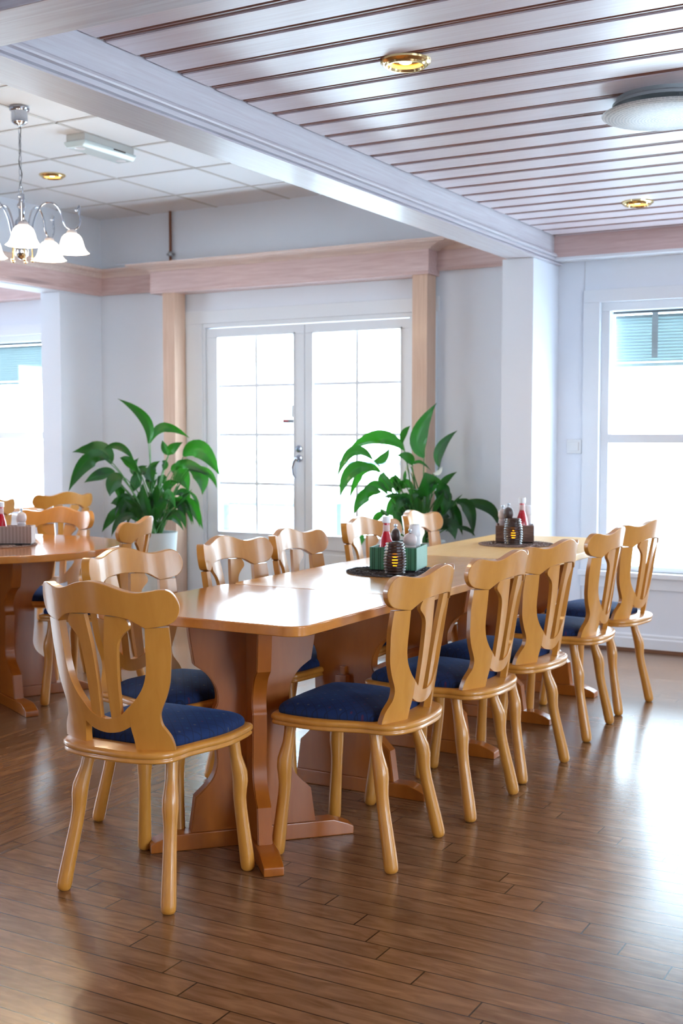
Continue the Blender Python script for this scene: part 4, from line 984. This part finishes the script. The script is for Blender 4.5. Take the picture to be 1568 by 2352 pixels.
LEAVES_B=[[[-3.317,6.675,1.19],[-3.472,6.63,1.265],[-3.66,6.549,1.175],0.091,0,0.45],[[-3.246,6.517,1.234],[-3.224,6.489,1.29],[-3.182,6.488,1.339],0.042,0,-0.42],[[-3.185,6.684,1.144],[-3.222,6.677,1.283],[-3.126,6.74,1.48],0.107,0,0.34],[[-3.11,6.743,1.086],[-3.112,6.764,1.204],[-3.024,6.827,1.312],0.061,0,0.17],[[-3.428,6.47,1.135],[-3.526,6.397,1.184],[-3.608,6.341,1.015],0.057,0,0.11],[[-3.449,6.524,1.126],[-3.403,6.56,1.141],[-3.371,6.584,1.205],0.05,0,0.08],[[-3.205,6.562,1.1],[-3.218,6.524,1.15],[-3.269,6.476,1.16],0.056,0,-0.07],[[-3.43,6.488,1.085],[-3.543,6.414,1.063],[-3.603,6.375,0.897],0.078,0,0.22],[[-3.446,6.611,1.053],[-3.565,6.589,1.059],[-3.647,6.571,0.872],0.065,0,0.45],[[-3.368,6.556,0.919],[-3.432,6.524,0.984],[-3.502,6.487,0.941],0.043,0,-0.06],[[-3.381,6.488,0.936],[-3.465,6.419,0.916],[-3.509,6.382,0.796],0.085,0,-0.46],[[-3.12,6.582,0.91],[-3.098,6.552,0.982],[-3.101,6.524,1.06],0.161,0,-0.47],[[-3.088,6.696,0.941],[-3.056,6.711,1.006],[-2.99,6.746,1.059],0.043,0,-0.18],[[-2.988,6.734,0.871],[-2.915,6.764,0.836],[-2.893,6.769,0.665],0.078,0,0.39],[[-2.98,6.77,0.869],[-2.831,6.856,0.841],[-2.781,6.886,0.726],0.064,0,0.06],[[-3.094,6.642,0.936],[-3.036,6.651,0.888],[-3.036,6.636,0.775],0.085,0,-0.48],[[-3.069,6.676,0.707],[-3.014,6.691,0.73],[-2.979,6.701,0.645],0.085,0,-0.36],[[-3.01,6.75,0.719],[-2.941,6.79,0.705],[-2.897,6.815,0.661],0.029,0,0.5],[[-3.355,6.592,0.933],[-3.405,6.58,1.004],[-3.415,6.584,1.054],0.072,0,-0.32],[[-3.336,6.651,0.923],[-3.363,6.672,0.987],[-3.384,6.681,1.045],0.051,0,0.3],[[-3.298,6.637,0.99],[-3.303,6.656,1.032],[-3.302,6.67,1.068],0.022,0,0.41],[[-3.25,6.671,0.953],[-3.309,6.661,0.981],[-3.359,6.648,0.93],0.058,0,0.29],[[-3.227,6.593,0.864],[-3.297,6.541,0.907],[-3.368,6.493,0.904],0.043,0,0.48],[[-3.291,6.691,0.858],[-3.365,6.692,0.812],[-3.432,6.68,0.789],0.065,0,-0.34],[[-3.386,6.592,0.788],[-3.421,6.596,0.808],[-3.439,6.599,0.829],0.029,0,0.22],[[-3.485,6.472,0.666],[-3.502,6.458,0.641],[-3.514,6.45,0.577],0.036,0,0.03],[[-3.121,6.683,1.048],[-3.09,6.7,1.055],[-3.074,6.708,1.091],0.029,1,0.42],[[-3.234,6.622,1.091],[-3.197,6.643,1.12],[-3.132,6.68,1.063],0.02,0,0.33],[[-3.228,6.593,1.049],[-3.241,6.572,1.085],[-3.195,6.59,1.106],0.021,1,0.38],[[-3.362,6.638,1.032],[-3.389,6.659,0.987],[-3.436,6.655,0.928],0.051,0,-0.04],[[-3.108,6.707,0.833],[-3.098,6.719,0.775],[-3.13,6.705,0.703],0.065,0,0.42],[[-3.221,6.678,0.86],[-3.254,6.68,0.917],[-3.284,6.676,0.952],0.05,0,-0.01],[[-3.253,6.55,0.709],[-3.268,6.516,0.768],[-3.299,6.483,0.832],0.064,0,-0.18],[[-3.181,6.695,0.724],[-3.22,6.692,0.795],[-3.205,6.711,0.859],0.058,0,-0.33],[[-3.067,6.806,0.858],[-3.099,6.825,0.914],[-3.158,6.814,0.928],0.058,0,-0.23],[[-3.274,6.69,0.699],[-3.333,6.694,0.725],[-3.373,6.694,0.695],0.058,0,-0.19],[[-3.486,6.58,0.727],[-3.472,6.63,0.783],[-3.431,6.679,0.796],0.044,0,0.21],[[-3.231,6.624,0.771],[-3.263,6.607,0.811],[-3.294,6.589,0.689],0.052,0,0.02],[[-3.126,6.716,0.789],[-3.11,6.739,0.828],[-3.091,6.758,0.73],0.066,0,0.09],[[-3.231,6.582,0.855],[-3.262,6.547,0.895],[-3.295,6.518,0.796],0.072,0,-0.29],[[-3.242,6.62,0.787],[-3.278,6.601,0.827],[-3.312,6.582,0.705],0.06,0,0.43],[[-3.062,6.746,0.77],[-3.022,6.779,0.81],[-2.98,6.81,0.665],0.082,0,-0.42],[[-3.252,6.682,0.816],[-3.284,6.693,0.855],[-3.311,6.696,0.758],0.074,0,0.23],[[-3.314,6.666,0.826],[-3.38,6.666,0.865],[-3.44,6.655,0.735],0.06,0,-0.31],[[-3.13,6.734,0.814],[-3.119,6.763,0.853],[-3.103,6.785,0.761],0.053,0,-0.44],[[-3.268,6.636,0.788],[-3.314,6.624,0.827],[-3.357,6.608,0.697],0.072,0,-0.23],[[-3.172,6.596,0.872],[-3.17,6.572,0.912],[-3.17,6.557,0.871],0.067,0,0.38],[[-3.11,6.605,0.946],[-3.091,6.579,1.002],[-3.077,6.565,0.964],0.055,0,0.02],[[-3.088,6.782,0.806],[-3.06,6.83,0.845],[-3.025,6.869,0.714],0.058,0,-0.26],[[-3.067,6.652,0.912],[-3.031,6.645,0.953],[-2.999,6.648,0.875],0.083,0,0.38],[[-3.071,6.696,0.806],[-3.034,6.71,0.846],[-2.997,6.727,0.725],0.054,0,0.22]]

def bez(p0, p1, p2, t): return p0*(1-t)**2+p1*2*t*(1-t)+p2*t*t
def plant(loc, leaves, label, seed, fl):
    t = thing('potted_peace_lily', label, 'plant', (loc[0], loc[1], 0), 0, 'potted peace lilies')
    b = MB(); b.lathe([(.001, 0), (.105, 0), (.108, .004), (.125, .25), (.142, .50), (.150, .625), (.153, .635), (.143, .635), (.139, .60), (.001, .60)], n=40); b.build('pot', M_['pot'], t, smooth=True, angle=40)
    b = MB(); b.lathe([(.138, .601), (.136, .612), (.08, .622), (.001, .625)], n=24); b.build('soil', M_['soil'], t, smooth=True)
    rnd = random.Random(seed); C0 = Vector((loc[0], loc[1], 0))
    LF = MB(); LF.uv = []; SF = MB(); SF.uv = []; ST = MB()
    camr = Vector((cos(radians(29.4)), sin(radians(29.4)), 0)); vdir = Vector((-sin(radians(29.4)), cos(radians(29.4)), 0))
    for P0, P1, P2, wd, white, tw in leaves:
        p0, p2 = Vector(P0)-C0, Vector(P2)-C0; pm = Vector(P1)-C0
        p1 = pm*2-(p0+p2)*.5
        B = MB() if white else LF
        N = 12; K = 4
        if white: B.uv = []
        prev = None; grid = []
        for i in range(N+1):
            s = i/N; c = bez(p0, p1, p2, s); tg = (bez(p0, p1, p2, min(1, s+.02))-bez(p0, p1, p2, max(0, s-.02))).normalized()
            side = tg.cross(vdir); side = side.normalized() if side.length > 1e-3 else camr.copy()
            if prev is not None and side.dot(prev) < 0: side = -side
            prev = side.copy()
            nrm = side.cross(tg).normalized()
            if nrm.z < 0: nrm = -nrm
            side = (side*cos(tw)+nrm*sin(tw)).normalized(); nrm = side.cross(tg).normalized()
            if nrm.dot(Vector((0, 0, 1))-vdir*.4) < 0: nrm = -nrm
            wv = wd*.58*(sin(pi*min(1, s*.98+.02))**.75)*(1-.42*s**2.5) if s < 1 else 0.0005
            if s > .9: wv *= max(.04, (1-s)/.1)
            for j in range(-K, K+1):
                q = j/K; wob = .05*wd*sin(9*s+q*3+seed)
                grid.append(c+side*(q*wv)+nrm*(abs(q)*wv*.30-wob*abs(q)*.5))
                B.uv.append((s, q))
        M2 = 2*K+1
        B.add(grid, [(i*M2+j, i*M2+j+1, (i+1)*M2+j+1, (i+1)*M2+j) for i in range(N) for j in range(2*K)])
        if white: B.build('flower', M_['spathe'], t, smooth=True, angle=180)
        root = Vector((rnd.uniform(-.05, .05), rnd.uniform(-.05, .05), .615))
        st = (p1-p0).normalized()
        ctrl = root.lerp(p0, .55)+Vector((0, 0, .10+.12*rnd.random()))-st*.03
        hgt = max(.05, (p0-root).length)
        ctrl = root+(p0-root)*.5+Vector((0, 0, min(.12, hgt*.25)))
        ST.tube([bez(root, ctrl, p0, q/8) for q in range(9)], [.0055-.003*q/8 for q in range(9)], 6)
    # short young leaves standing close over the soil
    for k in range(16):
        a = rnd.uniform(0, 2*pi); L = rnd.uniform(.18, .38); tilt = rnd.uniform(.1, .5)
        p0 = Vector((.04*cos(a), .04*sin(a), .615)); d = Vector((cos(a)*tilt, sin(a)*tilt, 1)).normalized(); p2 = p0+d*L+Vector((cos(a), sin(a), -.2))*.08
        p1 = p0+d*L*.75; N = 8; K = 3; wd = rnd.uniform(.03, .06); side = Vector((-sin(a), cos(a), 0)); nr = side.cross(d).normalized(); grid = []
        for i in range(N+1):
            s = i/N; c = bez(p0, p1, p2, s); wv = .003+(wd*.5*sin(pi*((s-.4)/.6))**.8 if .4 < s < 1 else 0)
            for j in range(-K, K+1): grid.append(c+side*(j/K*wv)+nr*(abs(j/K)*wv*.4)); LF.uv.append((s, j/K))
        M2 = 2*K+1; LF.add(grid, [(i*M2+j, i*M2+j+1, (i+1)*M2+j+1, (i+1)*M2+j) for i in range(N) for j in range(2*K)])
    LF.build('foliage', M_['leaf'], t, smooth=True, angle=180); ST.build('stems', M_['stem'], t, smooth=True)
plant((-5.044, 6.40), LEAVES_A, 'leafy peace lily in a tall grey pot left of the door', 1, 1)
plant((-3.184, 6.65), LEAVES_B, 'broad-leaved peace lily right of the door behind the chairs', 2, 1)
